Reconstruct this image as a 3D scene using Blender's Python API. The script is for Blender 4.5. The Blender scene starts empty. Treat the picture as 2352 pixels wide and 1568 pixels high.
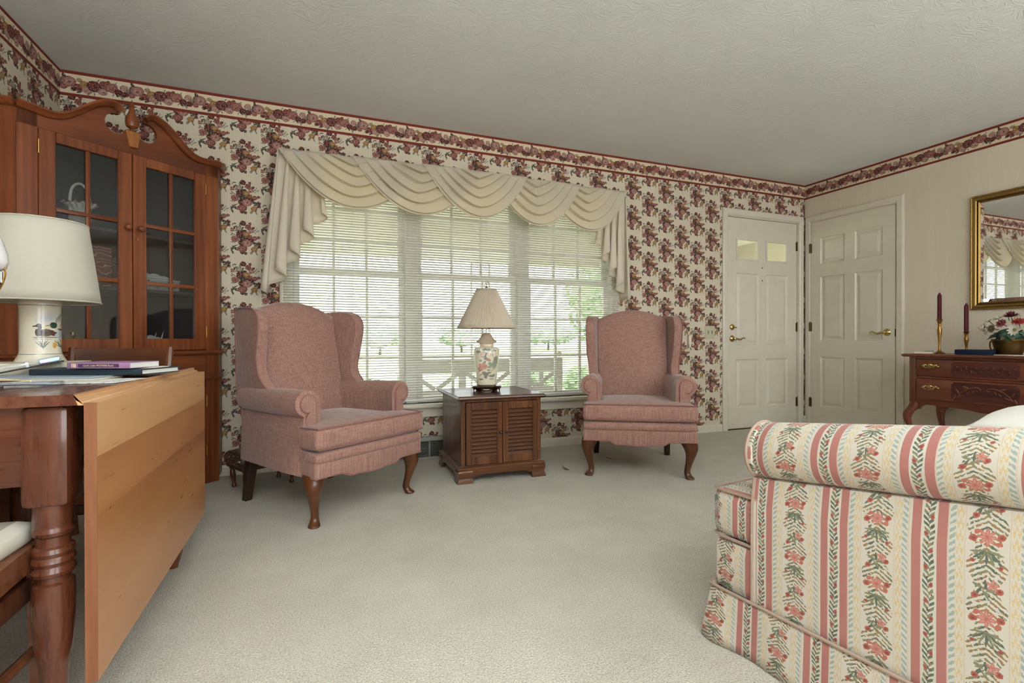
import bpy, bmesh, math, random
from math import sin, cos, pi, radians, sqrt, floor, atan2, exp
from mathutils import Vector, Matrix
SC = bpy.context.scene
COL = SC.collection
random.seed(7)

# ------------------------------------------------------------------ camera
F_PX, YAW, PITCH, ROLL, EYE = 1143.307, 0.376791, -0.0045357, -0.0019353, 0.871
cam = bpy.data.cameras.new('camera')
cam.sensor_fit = 'HORIZONTAL'; cam.sensor_width = 36.0; cam.lens = F_PX / 2352 * 36.0
cam.clip_start = 0.02; cam.clip_end = 400
camo = bpy.data.objects.new('camera', cam); COL.objects.link(camo)
_fw = Vector((sin(YAW) * cos(PITCH), cos(YAW) * cos(PITCH), sin(PITCH)))
_rt = Vector((cos(YAW), -sin(YAW), 0)); _up = _rt.cross(_fw)
_r2 = _rt * cos(ROLL) + _up * sin(ROLL); _u2 = _up * cos(ROLL) - _rt * sin(ROLL)
camo.matrix_world = Matrix(((_r2.x, _u2.x, -_fw.x, 0), (_r2.y, _u2.y, -_fw.y, 0), (_r2.z, _u2.z, -_fw.z, EYE), (0, 0, 0, 1)))
SC.camera = camo

# ------------------------------------------------------------------ world, sun, unseen fill lights added behind the camera, exposure
w = bpy.data.worlds.new('overcast_sky'); SC.world = w; w.use_nodes = True
bgn = w.node_tree.nodes['Background']
bgn.inputs[0].default_value = (0.93, 0.97, 1.0, 1); bgn.inputs[1].default_value = 5.2
sun = bpy.data.lights.new('sun', 'SUN'); sun.energy = 4.0; sun.angle = radians(3); sun.color = (1.0, 0.95, 0.86)
suno = bpy.data.objects.new('sun', sun); COL.objects.link(suno)
suno.rotation_euler = Vector((-0.75, -0.2, -0.75)).to_track_quat('-Z', 'Y').to_euler()
def area(name, loc, aim, sx, sy, power, col):
    l = bpy.data.lights.new(name, 'AREA'); l.shape = 'RECTANGLE'; l.size = sx; l.size_y = sy; l.energy = power; l.color = col
    o = bpy.data.objects.new(name, l); COL.objects.link(o); o.location = loc
    o.rotation_euler = (Vector(aim) - Vector(loc)).to_track_quat('-Z', 'Z').to_euler()
    return o
area('rear_fill_a', (0.55, -3.33, 1.35), (0.55, 0, 1.45), 1.9, 1.5, 36, (0.87, 0.95, 1.0))  # added fill, set outside an unseen opening of the rear wall
area('rear_fill_b', (3.15, -3.33, 1.35), (3.15, 0, 1.45), 1.9, 1.5, 36, (0.87, 0.95, 1.0))
SC.view_settings.view_transform = 'Standard'; SC.view_settings.look = 'None'
SC.view_settings.exposure = 0.0; SC.view_settings.gamma = 1.0; SC.view_settings.use_curve_mapping = False
SC.cycles.max_bounces = 6; SC.cycles.diffuse_bounces = 4; SC.cycles.glossy_bounces = 3
SC.cycles.use_adaptive_sampling = True; SC.cycles.adaptive_threshold = 0.16; SC.cycles.adaptive_min_samples = 16
SC.cycles.transmission_bounces = 6; SC.cycles.transparent_max_bounces = 12
SC.cycles.caustics_reflective = False; SC.cycles.caustics_refractive = False
SC.cycles.sample_clamp_indirect = 6.0

# ------------------------------------------------------------------ room
XL, XR, YB, YF, H = -1.368, 4.678, 3.649, -3.2, 2.44

# ------------------------------------------------------------------ geometry helpers: a geo is (verts, faces)
def join(*gs):
    V, Fc = [], []
    for g in gs:
        n = len(V); V += [tuple(v) for v in g[0]]; Fc += [tuple(i + n for i in f) for f in g[1]]
    return V, Fc
def xf(g, loc=(0, 0, 0), rot=(0, 0, 0), sc=(1, 1, 1)):
    from mathutils import Euler
    M = Matrix.Translation(loc) @ Euler(rot).to_matrix().to_4x4() @ Matrix.Diagonal((sc[0], sc[1], sc[2], 1))
    fs = g[1]
    if sc[0] * sc[1] * sc[2] < 0: fs = [tuple(reversed(f)) for f in fs]
    return [tuple(M @ Vector(v)) for v in g[0]], fs
def mp(g, fn): return [tuple(fn(*v)) for v in g[0]], g[1]
def flip(g): return g[0], [tuple(reversed(f)) for f in g[1]]
def box(x0, x1, y0, y1, z0, z1):
    v = [(x0, y0, z0), (x1, y0, z0), (x1, y1, z0), (x0, y1, z0), (x0, y0, z1), (x1, y0, z1), (x1, y1, z1), (x0, y1, z1)]
    return v, [(0, 3, 2, 1), (4, 5, 6, 7), (0, 1, 5, 4), (1, 2, 6, 5), (2, 3, 7, 6), (3, 0, 4, 7)]
def bev(g, r, seg=2, ang=30):
    bm = bmesh.new()
    vs = [bm.verts.new(v) for v in g[0]]
    for f in g[1]:
        try: bm.faces.new([vs[i] for i in f])
        except ValueError: pass
    bm.normal_update()
    es = [e for e in bm.edges if len(e.link_faces) == 2 and e.calc_face_angle(0) > radians(ang)]
    bmesh.ops.bevel(bm, geom=es, offset=r, segments=seg, profile=0.5, affect='EDGES', clamp_overlap=True)
    bm.verts.index_update()
    out = [tuple(v.co) for v in bm.verts], [tuple(v.index for v in f.verts) for f in bm.faces]
    bm.free(); return out
def bbox(x0, x1, y0, y1, z0, z1, r=0.004, seg=2): return bev(box(x0, x1, y0, y1, z0, z1), r, seg)
def lathe(prof, seg=24, cap=True, ang0=0.0):
    V, Fc = [], []
    n = len(prof)
    for i in range(seg):
        a = ang0 + 2 * pi * i / seg
        for r, z in prof: V.append((r * cos(a), r * sin(a), z))
    for i in range(seg):
        j = (i + 1) % seg
        for k in range(n - 1): Fc.append((i * n + k, j * n + k, j * n + k + 1, i * n + k + 1))
    if cap:
        Fc.append(tuple(reversed([i * n for i in range(seg)]))); Fc.append(tuple(i * n + n - 1 for i in range(seg)))
    return V, Fc
def prism(poly, a0, a1, axis='z'):
    n = len(poly)
    def P(u, v, a): return {'z': (u, v, a), 'y': (u, a, v), 'x': (a, u, v)}[axis]
    V = [P(u, v, a0) for u, v in poly] + [P(u, v, a1) for u, v in poly]
    area2 = sum(poly[i][0] * poly[(i + 1) % n][1] - poly[(i + 1) % n][0] * poly[i][1] for i in range(n))
    Fc = [tuple(reversed(range(n))), tuple(range(n, 2 * n))] + [(i, (i + 1) % n, n + (i + 1) % n, n + i) for i in range(n)]
    bad = (area2 < 0)
    if axis == 'y': bad = not bad
    if a1 < a0: bad = not bad
    if bad: Fc = [tuple(reversed(f)) for f in Fc]
    return V, Fc
def loft(rings, cap=True, closed=True):
    n = len(rings[0]); V = [tuple(p) for r in rings for p in r]; Fc = []
    for k in range(len(rings) - 1):
        for i in range(n if closed else n - 1):
            j = (i + 1) % n
            Fc.append((k * n + i, k * n + j, (k + 1) * n + j, (k + 1) * n + i))
    if cap and closed:
        Fc.append(tuple(reversed(range(n)))); Fc.append(tuple(range((len(rings) - 1) * n, len(rings) * n)))
    return V, Fc
def tube(path, r, seg=8, closed=False, cap=True):
    P = [Vector(p) for p in path]; n = len(P); rings = []
    R = r if isinstance(r, (list, tuple)) else [r] * n
    nrm = None
    for i in range(n):
        if closed: t = P[(i + 1) % n] - P[i - 1]
        else: t = P[min(i + 1, n - 1)] - P[max(i - 1, 0)]
        if t.length < 1e-9: t = Vector((0, 0, 1))
        t.normalize()
        if nrm is None:
            nrm = t.orthogonal().normalized()
        else:
            nrm = nrm - t * nrm.dot(t)
            nrm = nrm.normalized() if nrm.length > 1e-6 else t.orthogonal().normalized()
        b = t.cross(nrm)
        rings.append([P[i] + (nrm * cos(2 * pi * k / seg) + b * sin(2 * pi * k / seg)) * R[i] for k in range(seg)])
    if closed: rings.append(rings[0])
    return loft(rings, cap=cap and not closed)
def sweep(path, prof, up=(0, 0, 1), closed=False, side=1):
    """profile (a,b): a along side vector, b along up; mitred at corners"""
    P = [Vector(p) for p in path]; n = len(P); up = Vector(up); rings = []
    for i in range(n):
        d0 = (P[i] - P[i - 1]).normalized() if (i > 0 or closed) else None
        d1 = (P[(i + 1) % n] - P[i]).normalized() if (i < n - 1 or closed) else None
        if d0 is None: d0 = d1
        if d1 is None: d1 = d0
        s0 = d0.cross(up).normalized(); s1 = d1.cross(up).normalized()
        s = (s0 + s1); s = s / max(0.2, s.dot(s0)) if s.length > 1e-6 else s0
        rings.append([P[i] + s * (a * side) + up * b for a, b in prof])
    if closed: rings.append(rings[0])
    g = loft(rings, cap=not closed)
    return g if side > 0 else flip(g)
def grid(fn, nu, nv, cu=False):
    V = [tuple(fn(i / nu, j / nv)) for j in range(nv + 1) for i in range(nu if cu else nu + 1)]
    m = nu if cu else nu + 1
    return V, [(j * m + i, j * m + (i + 1) % m, (j + 1) * m + (i + 1) % m, (j + 1) * m + i) for j in range(nv) for i in range(nu)]
def puff(w, d, h, r, crown=0.0, n=12, nz=4, side=0.0):
    """rounded cushion centred on origin (full sizes w,d,h)"""
    V, Fc, ix = [], [], {}
    def vid(i, j, k):
        key = (i, j, k)
        if key not in ix:
            x, y, z = (2 * i / n - 1), (2 * j / n - 1), (2 * k / nz - 1)
            p = Vector((x * w / 2, y * d / 2, z * h / 2))
            c = Vector((max(-w / 2 + r, min(w / 2 - r, p.x)), max(-d / 2 + r, min(d / 2 - r, p.y)), max(-h / 2 + r, min(h / 2 - r, p.z))))
            q = p - c
            if q.length > 1e-9: p = c + q.normalized() * min(q.length, r) if q.length > r else p
            if crown: p.z += crown * (1 - x ** 2) ** .7 * (1 - y ** 2) ** .7 * z if abs(x) < 1 and abs(y) < 1 else 0
            if side:
                p.x += side * (1 - z * z) * x; p.y += side * (1 - z * z) * y
            ix[key] = len(V); V.append(tuple(p))
        return ix[key]
    def quad(a, b, c, e): Fc.append((vid(*a), vid(*b), vid(*c), vid(*e)))
    for i in range(n):
        for j in range(n):
            quad((i, j, nz), (i + 1, j, nz), (i + 1, j + 1, nz), (i, j + 1, nz)); quad((i, j, 0), (i, j + 1, 0), (i + 1, j + 1, 0), (i + 1, j, 0))
        for k in range(nz):
            quad((i, 0, k), (i + 1, 0, k), (i + 1, 0, k + 1), (i, 0, k + 1)); quad((i, n, k), (i, n, k + 1), (i + 1, n, k + 1), (i + 1, n, k))
            quad((0, i, k), (0, i, k + 1), (0, i + 1, k + 1), (0, i + 1, k)); quad((n, i, k), (n, i + 1, k), (n, i + 1, k + 1), (n, i, k + 1))
    return V, Fc
def sphere(r, seg=12, rings=8, sc=(1, 1, 1)):
    pr = [(max(1e-4, r * sin(pi * k / rings)), -r * cos(pi * k / rings)) for k in range(rings + 1)]
    return xf(lathe(pr, seg, cap=False), sc=sc)
def spline(pts, n=8, closed=False):
    P = [Vector(p) for p in pts]; m = len(P); out = []
    rng = m if closed else m - 1
    for i in range(rng):
        p0 = P[(i - 1) % m] if (closed or i > 0) else P[0]; p1 = P[i]; p2 = P[(i + 1) % m]
        p3 = P[(i + 2) % m] if (closed or i + 2 < m) else P[-1]
        for k in range(n):
            t = k / n
            out.append(0.5 * ((2 * p1) + (p2 - p0) * t + (2 * p0 - 5 * p1 + 4 * p2 - p3) * t * t + (3 * p1 - p0 - 3 * p2 + p3) * t ** 3))
    if not closed: out.append(P[-1])
    return out
def sp2(pts, n=6, closed=False): return [(p.x, p.y) for p in spline([(a, b, 0) for a, b in pts], n, closed)]

# ------------------------------------------------------------------ object helpers
def me_new(name, g, m, smooth=True, ang=38, uv=None):
    me = bpy.data.meshes.new(name); me.from_pydata([tuple(v) for v in g[0]], [], g[1]); me.update()
    if m: me.materials.append(m)
    if smooth:
        me.polygons.foreach_set('use_smooth', [True] * len(me.polygons)); me.set_sharp_from_angle(angle=radians(ang))
    if uv:
        l = me.uv_layers.new(name='uv')
        for p in me.polygons:
            for li in p.loop_indices:
                vi = me.loops[li].vertex_index
                l.data[li].uv = uv(*me.vertices[vi].co, p.normal) if callable(uv) else uv[vi]
    return me
def obj(name, g, m, parent=None, smooth=True, ang=38, uv=None, loc=None, rot=None):
    me = g if isinstance(g, bpy.types.Mesh) else me_new(name, g, m, smooth, ang, uv)
    o = bpy.data.objects.new(name, me); COL.objects.link(o)
    if parent: o.parent = parent
    if loc: o.location = loc
    if rot: o.rotation_euler = rot
    return o
def tag(o, label, cat, group=None, kind=None):
    if label: o['label'] = label
    if cat: o['category'] = cat
    if group: o['group'] = group
    if kind: o['kind'] = kind
    return o
def thing(name, label, cat, loc=(0, 0, 0), rotz=0.0, group=None, kind=None):
    o = bpy.data.objects.new(name, None); COL.objects.link(o); o.empty_display_size = 0.1
    o.location = loc; o.rotation_euler = (0, 0, rotz)
    return tag(o, label, cat, group, kind)
def struct(name, g, m, label=None, cat=None, parent=None, **k):
    o = obj(name, g, m, parent, **k)
    if parent is None: tag(o, label, cat, kind='structure')
    return o
def dup(root, loc, rotz, label):
    r = root.copy(); COL.objects.link(r); r.location = loc; r.rotation_euler = (0, 0, rotz); r['label'] = label
    for ch in list(root.children):
        c = ch.copy(); COL.objects.link(c); c.parent = r
        for gch in ch.children:
            d = gch.copy(); COL.objects.link(d); d.parent = c
    return r

# ------------------------------------------------------------------ node DSL
class S:
    def __init__(s, t, k): s.t, s.k = t, k
    def _m(a, op, b, rev=False): return a.t.m(op, b, a) if rev else a.t.m(op, a, b)
    def __add__(a, b): return a._m('ADD', b)
    __radd__ = __add__
    def __sub__(a, b): return a._m('SUBTRACT', b)
    def __rsub__(a, b): return a._m('SUBTRACT', b, True)
    def __mul__(a, b): return a._m('MULTIPLY', b)
    __rmul__ = __mul__
    def __truediv__(a, b): return a._m('DIVIDE', b)
    def __lt__(a, b): return a._m('LESS_THAN', b)
    def __gt__(a, b): return a._m('GREATER_THAN', b)
class NT:
    def __init__(s, name):
        s.mat = bpy.data.materials.new(name); s.mat.use_nodes = True
        s.T = s.mat.node_tree; s.N = s.T.nodes; s.N.clear()
        s.out = s.N.new('ShaderNodeOutputMaterial')
    def lk(s, v, inp):
        if isinstance(v, S): s.T.links.new(v.k, inp)
        elif isinstance(v, (tuple, list)):
            inp.default_value = (*v, 1.0) if (len(v) == 3 and len(inp.default_value) == 4) else v
        elif v is not None:
            try: inp.default_value = v
            except TypeError: inp.default_value = (v, v, v, 1) if len(inp.default_value) == 4 else (v, v, v)
    def m(s, op, a, b=None, c=None, clamp=False):
        n = s.N.new('ShaderNodeMath'); n.operation = op; n.use_clamp = clamp
        s.lk(a, n.inputs[0])
        if b is not None: s.lk(b, n.inputs[1])
        if c is not None: s.lk(c, n.inputs[2])
        return S(s, n.outputs[0])
    def vm(s, op, a, b=None, scale=None):
        n = s.N.new('ShaderNodeVectorMath'); n.operation = op; s.lk(a, n.inputs[0])
        if b is not None: s.lk(b, n.inputs[1])
        if scale is not None: s.lk(scale, n.inputs['Scale'])
        return S(s, n.outputs['Value'] if op in ('LENGTH', 'DISTANCE', 'DOT_PRODUCT') else n.outputs[0])
    def co(s, k='Object'):
        n = s.N.new('ShaderNodeTexCoord'); return S(s, n.outputs[k])
    def sep(s, v):
        n = s.N.new('ShaderNodeSeparateXYZ'); s.lk(v, n.inputs[0]); return [S(s, o) for o in n.outputs]
    def comb(s, x=0., y=0., z=0.):
        n = s.N.new('ShaderNodeCombineXYZ')
        for v, i in zip((x, y, z), n.inputs): s.lk(v, i)
        return S(s, n.outputs[0])
    def map(s, v, loc=(0, 0, 0), rot=(0, 0, 0), sc=(1, 1, 1), typ='POINT'):
        n = s.N.new('ShaderNodeMapping'); n.vector_type = typ; s.lk(v, n.inputs[0])
        n.inputs[1].default_value = loc; n.inputs[2].default_value = rot; n.inputs[3].default_value = sc
        return S(s, n.outputs[0])
    def noise(s, v, scale=5., det=2., rough=.5, dist=0., col=False):
        n = s.N.new('ShaderNodeTexNoise'); s.lk(v, n.inputs['Vector']); s.lk(scale, n.inputs['Scale']); s.lk(det, n.inputs['Detail'])
        s.lk(rough, n.inputs['Roughness']); s.lk(dist, n.inputs['Distortion']); return S(s, n.outputs[1 if col else 0])
    def vor(s, v, scale=5., feat='F1', out='Distance', rnd=1., dim='3D'):
        n = s.N.new('ShaderNodeTexVoronoi'); n.voronoi_dimensions = dim; n.feature = feat; s.lk(v, n.inputs['Vector']); s.lk(scale, n.inputs['Scale'])
        s.lk(rnd, n.inputs['Randomness']); return S(s, n.outputs[out])
    def wave(s, v, scale=5., dist=0., det=2., dsc=1., typ='BANDS', dr='X'):
        n = s.N.new('ShaderNodeTexWave'); n.wave_type = typ
        if typ == 'BANDS': n.bands_direction = dr
        else: n.rings_direction = dr
        s.lk(v, n.inputs['Vector']); s.lk(scale, n.inputs['Scale']); s.lk(dist, n.inputs['Distortion']); s.lk(det, n.inputs['Detail']); s.lk(dsc, n.inputs['Detail Scale'])
        return S(s, n.outputs['Fac'])
    def ramp(s, f, stops, interp='LINEAR'):
        n = s.N.new('ShaderNodeValToRGB'); s.lk(f, n.inputs[0]); r = n.color_ramp; r.interpolation = interp
        while len(r.elements) < len(stops): r.elements.new(0.5)
        for e, (p, c) in zip(r.elements, stops): e.position = p; e.color = (*c, 1)
        return S(s, n.outputs[0])
    def mix(s, f, a, b, blend='MIX'):
        n = s.N.new('ShaderNodeMix'); n.data_type = 'RGBA'; n.blend_type = blend
        s.lk(f, n.inputs[0]); s.lk(a, n.inputs[6]); s.lk(b, n.inputs[7]); return S(s, n.outputs[2])
    def bump(s, h, strength=.3, dist=.01):
        n = s.N.new('ShaderNodeBump'); s.lk(h, n.inputs['Height']); n.inputs['Strength'].default_value = strength; n.inputs['Distance'].default_value = dist
        return S(s, n.outputs[0])
    def rnd(s):
        n = s.N.new('ShaderNodeObjectInfo'); return S(s, n.outputs['Random'])
    def bsdf(s, base, rough=.5, metal=0., nrm=None, spec=.5, coat=0., sheen=0., trans=0., ior=1.45, emit=None, es=0., link=True):
        n = s.N.new('ShaderNodeBsdfPrincipled'); I = n.inputs
        s.lk(base, I['Base Color']); s.lk(rough, I['Roughness']); s.lk(metal, I['Metallic']); s.lk(spec, I['Specular IOR Level'])
        s.lk(coat, I['Coat Weight']); s.lk(sheen, I['Sheen Weight']); s.lk(trans, I['Transmission Weight']); s.lk(ior, I['IOR'])
        if coat: I['Coat Roughness'].default_value = .12
        if sheen: I['Sheen Roughness'].default_value = .4
        if nrm: s.lk(nrm, I['Normal'])
        if emit: s.lk(emit, I['Emission Color']); s.lk(es, I['Emission Strength'])
        r = S(s, n.outputs[0])
        if link: s.T.links.new(r.k, s.out.inputs[0])
        return r
    def shader(s, typ, **k):
        n = s.N.new(typ)
        for a, v in k.items(): s.lk(v, n.inputs[a])
        return S(s, n.outputs[0])
    def mixsh(s, f, a, b):
        n = s.N.new('ShaderNodeMixShader'); s.lk(f, n.inputs[0]); s.T.links.new(a.k, n.inputs[1]); s.T.links.new(b.k, n.inputs[2]); return S(s, n.outputs[0])
    def end(s, sh): s.T.links.new(sh.k, s.out.inputs[0]); return s.mat
    def paint(s, base, v, items):
        """flat print of ellipses: (cx, cy, rx, ry, rot_deg, colour[, edge colour])"""
        c = base
        for it in items:
            q = s.map(v, (it[0], it[1], 0), (0, 0, radians(it[4])), (it[2], it[3], 1), 'TEXTURE')
            d = s.vm('LENGTH', q)
            colr = s.mix(d, it[5], it[6]) if len(it) > 6 else it[5]
            c = s.mix(d < 1.0, c, colr)
        return c

def lin(r, g, b):
    f = lambda c: (c / 255 / 12.92) if c / 255 <= 0.04045 else ((c / 255 + 0.055) / 1.055) ** 2.4
    return (f(r), f(g), f(b))

def plain(name, c, rough=.5, metal=0., spec=.5, bump=0., bsc=60., coat=0., sheen=0.):
    t = NT(name); nrm = None; base = c
    v = t.co()
    f = t.noise(v, 9, 1)
    base = t.mix(f, tuple(x * .93 for x in c), tuple(min(1, x * 1.06) for x in c))
    if bump: nrm = t.bump(t.noise(v, bsc, 1), bump, .004)
    t.bsdf(base, rough, metal, nrm, spec, coat, sheen); return t.mat

def wood(name, dark, mid, light, axis='z', sc=1.0, rough=.35, coat=.25, vary=0.0):
    t = NT(name); v = t.co()
    s1 = {'x': (1.2, 14, 14), 'y': (14, 1.2, 14), 'z': (14, 14, 1.2)}[axis]
    if vary:
        r = t.rnd(); v = t.vm('ADD', v, t.comb(r * 7.0, r * 3.0, r * 11.0))
    q = t.map(v, sc=tuple(k * sc for k in s1))
    big = t.noise(q, .55, 2, .55, .6)
    ring = t.wave(t.map(v, sc=tuple(k * sc * .5 for k in s1)), 1.3, 9., 1., .6, 'BANDS', {'x': 'Y', 'y': 'X', 'z': 'X'}[axis])
    fine = t.noise(t.map(v, sc=tuple(k * sc * 6 for k in s1)), 1.0, 2, .7)
    f = big * .72 + ring * .10 + fine * .28
    c = t.ramp(f, [(.25, dark), (.52, mid), (.85, light)])
    if vary: c = t.mix(vary, c, t.mix(t.rnd(), dark, light), 'MIX')
    t.bsdf(c, t.m('ADD', fine * .12, rough - .06), coat=coat, spec=.4); return t.mat

M = {}
# --- woods (each in the grain directions it is used in)
CH = (lin(62, 29, 14), lin(114, 58, 29), lin(148, 86, 46))          # red cherry of the corner cabinet
for a in 'xyz': M['cherry_' + a] = wood('cherry_wood_' + a, *CH, axis=a, rough=.38, coat=.15)
HO = (lin(132, 80, 42), lin(172, 114, 66), lin(198, 144, 92))       # honey leaf of the table
M['honey_y'] = wood('honey_maple_wood', *HO, axis='y', rough=.3, coat=.3, vary=.3, sc=.8)
M['honey_pale'] = wood('pale_maple_wood', lin(180, 130, 84), lin(204, 156, 106), lin(220, 178, 130), axis='y', rough=.3, coat=.3, sc=.8)
DT = (lin(46, 22, 14), lin(80, 40, 24), lin(108, 62, 40))
for a in 'xyz': M['table_' + a] = wood('table_wood_' + a, *DT, axis=a, rough=.28, coat=.35)
WN = (lin(36, 18, 9), lin(76, 43, 23), lin(122, 76, 42))            # end table
for a in 'xyz': M['walnut_' + a] = wood('walnut_wood_' + a, *WN, axis=a, rough=.3, coat=.35, sc=1.2)
MH = (lin(58, 26, 17), lin(102, 52, 33), lin(138, 80, 52))           # lowboy
for a in 'xyz': M['mahog_' + a] = wood('mahogany_wood_' + a, *MH, axis=a, rough=.35, coat=.25)
M['legwood'] = wood('chair_leg_wood', lin(36, 18, 9), lin(72, 38, 18), lin(98, 56, 28), axis='z', rough=.32, coat=.3)
M['darkleg'] = wood('dark_leg_wood', lin(26, 15, 9), lin(46, 27, 17), lin(66, 40, 25), axis='z', rough=.4, coat=.1)
M['dchair'] = wood('dining_chair_wood', lin(52, 26, 16), lin(92, 52, 32), lin(122, 74, 46), axis='x', rough=.35, coat=.2)
M['ebony'] = wood('ebonised_wood', lin(18, 8, 8), lin(40, 16, 14), lin(66, 28, 22), axis='x', rough=.2, coat=.5)
M['greywood'] = wood('weathered_grey_wood', lin(160, 158, 152), lin(196, 194, 188), lin(216, 214, 208), axis='x', rough=.8, coat=0.)
# --- paints and plain things
M['paint'] = plain('white_gloss_paint', lin(212, 204, 187), .38, spec=.45)
M['paint_win'] = plain('window_white_paint', lin(226, 222, 212), .4, spec=.45)
M['porchpaint'] = plain('porch_cream_paint', lin(240, 236, 222), .6)
M['vinyl'] = plain('blind_white_vinyl', lin(228, 226, 216), .35, spec=.4)
M['cord'] = plain('white_cord', lin(225, 222, 214), .8)
M['brass'] = plain('polished_brass', lin(196, 170, 112), .2, 1.)
M['oldbrass'] = plain('antique_brass', lin(150, 112, 58), .32, 1.)
M['hinge'] = plain('hinge_bronze', lin(92, 76, 48), .35, 1.)
M['gold'] = plain('gilt_frame', lin(150, 120, 70), .42, 1., bump=.25, bsc=180)
M['golddark'] = plain('dark_gilt_groove', lin(66, 46, 22), .5, .6)
M['chrome'] = plain('chrome', lin(200, 200, 198), .12, 1.)
M['black'] = plain('dark_void', lin(20, 18, 17), .6)
M['bisque'] = plain('almond_plastic', lin(186, 180, 152), .4)
M['milk'] = plain('milk_glass', lin(228, 224, 226), .18, coat=.4)
M['wax'] = plain('burgundy_wax', lin(76, 16, 20), .6, spec=.3)
M['waxpale'] = plain('pale_wax', lin(226, 206, 190), .5)
M['navy'] = plain('navy_cloth_box', lin(14, 23, 46), .7, spec=.2)
M['green_book'] = plain('dark_teal_cover', lin(28, 44, 54), .5)
M['purple'] = plain('mauve_book_cover', lin(150, 112, 146), .45)
M['purpledk'] = plain('plum_spine_panel', lin(72, 52, 78), .45)
M['giltink'] = plain('pale_gold_ink', lin(226, 206, 160), .4)
M['paper'] = plain('white_paper', lin(222, 220, 214), .75)
M['paper2'] = plain('cream_paper', lin(214, 206, 182), .75)
M['paperblue'] = plain('blue_grey_paper', lin(150, 160, 172), .7)
M['emerald'] = plain('green_foil', lin(30, 110, 80), .35)
M['iron'] = plain('white_wrought_iron', lin(206, 206, 200), .5)
M['linen_white'] = plain('white_cotton', lin(226, 222, 212), .85, bump=.15, bsc=40, sheen=.2)
M['shell'] = plain('white_seashell', lin(226, 216, 204), .4, bump=.4, bsc=60)
M['darkin'] = plain('cabinet_interior', lin(66, 56, 52), .7)
M['shutter'] = plain('dark_shutter', lin(44, 48, 48), .6)
M['twig'] = plain('brown_twig', lin(96, 66, 40), .7)
M['dryleaf'] = plain('dry_leaf', lin(116, 92, 62), .8)
M['grille'] = plain('register_steel', lin(150, 148, 138), .45)
M['concrete'] = plain('porch_concrete', lin(206, 202, 192), .9, bump=.2)

def glass(name, tint=(1, 1, 1), base=.04, edge=.6, rough=.01):
    t = NT(name); lw = t.N.new('ShaderNodeLayerWeight'); lw.inputs[0].default_value = .5
    fc = S(t, lw.outputs['Facing']); fr = t.m('MULTIPLY_ADD', t.m('POWER', fc, 5.0), .8, base)
    tr = t.shader('ShaderNodeBsdfTransparent', Color=tint); gl = t.shader('ShaderNodeBsdfGlossy', Color=(1, 1, 1), Roughness=rough)
    return t.end(t.mixsh(fr, tr, gl))
M['glass'] = glass('window_glass', (.97, .99, .98))
M['cabglass'] = glass('cabinet_glass', (.80, .82, .84), rough=.06)
M['clear'] = glass('clear_plastic', (.9, .92, .94), rough=.08)
t = NT('mirror_silver'); t.bsdf((.93, .93, .92), .015, 1.); M['mirror'] = t.mat

# iridescent clamshell plastic
t = NT('iridescent_plastic'); v = t.co(); n = t.noise(v, 22, 2, col=True)
hs = t.ramp(t.noise(v, 26, 2, dist=1.5), [(.3, lin(140, 150, 220)), (.45, lin(220, 190, 235)), (.55, lin(170, 225, 235)), (.7, lin(236, 236, 200))])
t.bsdf(hs, .15, .2, spec=.8, coat=.6); M['irid'] = t.mat

# carpet
t = NT('cut_pile_carpet'); v = t.co()
n1 = t.noise(v, 3.2, 2, .6); n2 = t.noise(v, 190, 2, .75)
c = t.ramp(n2 * .82 + n1 * .18, [(.28, lin(166, 158, 142)), (.5, lin(210, 203, 189)), (.72, lin(236, 232, 221))])
t.bsdf(c, .95, nrm=t.bump(n2, .8, .010), spec=.1); M['carpet'] = t.mat

# ceiling, stomped plaster
t = NT('textured_plaster_ceiling'); v = t.co()
d = t.noise(v, 6, 1, col=True); q = t.vm('ADD', v, t.vm('SCALE', d, scale=.30))
bb = t.noise(t.map(q, sc=(34, 84, 1)), 1, 2, .6, 0.)
c = t.mix(t.noise(v, 1.6, 1), lin(220, 222, 219), lin(230, 232, 229))
t.bsdf(c, .9, nrm=t.bump(bb, .32, .010), spec=.15); M['ceil'] = t.mat

# wallpaper with bouquets: columns .1764 m apart, half drop, row .264 m
def stripes_cream(t, u, a, b):
    f1 = t.m('SINE', u * (2 * pi / .012)); f2 = t.m('SINE', u * (2 * pi / .088)); n = t.noise(t.comb(u * 60.0, 0., 0.), 1.0, 2)
    return t.mix(t.m('MULTIPLY_ADD', f1 * t.m('GREATER_THAN', f2, .1), .35, n * .6, clamp=True), a, b)
DKR, RED, ROS, PNK, PAL = lin(72, 30, 28), lin(116, 48, 42), lin(146, 86, 78), lin(172, 124, 114), lin(204, 176, 160)
GRN, GRY, DKG, OCH, YEL = lin(86, 92, 78), lin(134, 138, 124), lin(58, 62, 54), lin(150, 106, 54), lin(196, 160, 98)
t = NT('bouquet_wallpaper'); uv = t.co('UV'); u, vv, _ = t.sep(uv)
CP, RP = .1764, .264
ci = t.m('FLOOR', u / CP); par = t.m('FLOORED_MODULO', ci, 2.0)
lu = u - (ci + .5) * CP; lv = (t.m('FRACT', (vv + par * (RP / 2)) / RP) - .5) * RP
P0 = t.comb(lu, lv, 0.)
wp = t.vm('SUBTRACT', t.noise(P0, 75, 1, col=True), (.5, .5, .5)); P = t.vm('ADD', P0, t.vm('SCALE', wp, scale=.014))
base = stripes_cream(t, u, lin(200, 188, 166), lin(216, 206, 186))
L = []
random.seed(3)
def leaf(cx, cy, rx, ry, rot, c): L.append((cx, cy, rx, ry, rot, c))
for k in range(6): leaf(-.058 - .004 * k, -.058 - .008 * abs(k - 2), .024, .0045, 160 + 26 * k, GRN if k % 2 else DKG)
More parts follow.
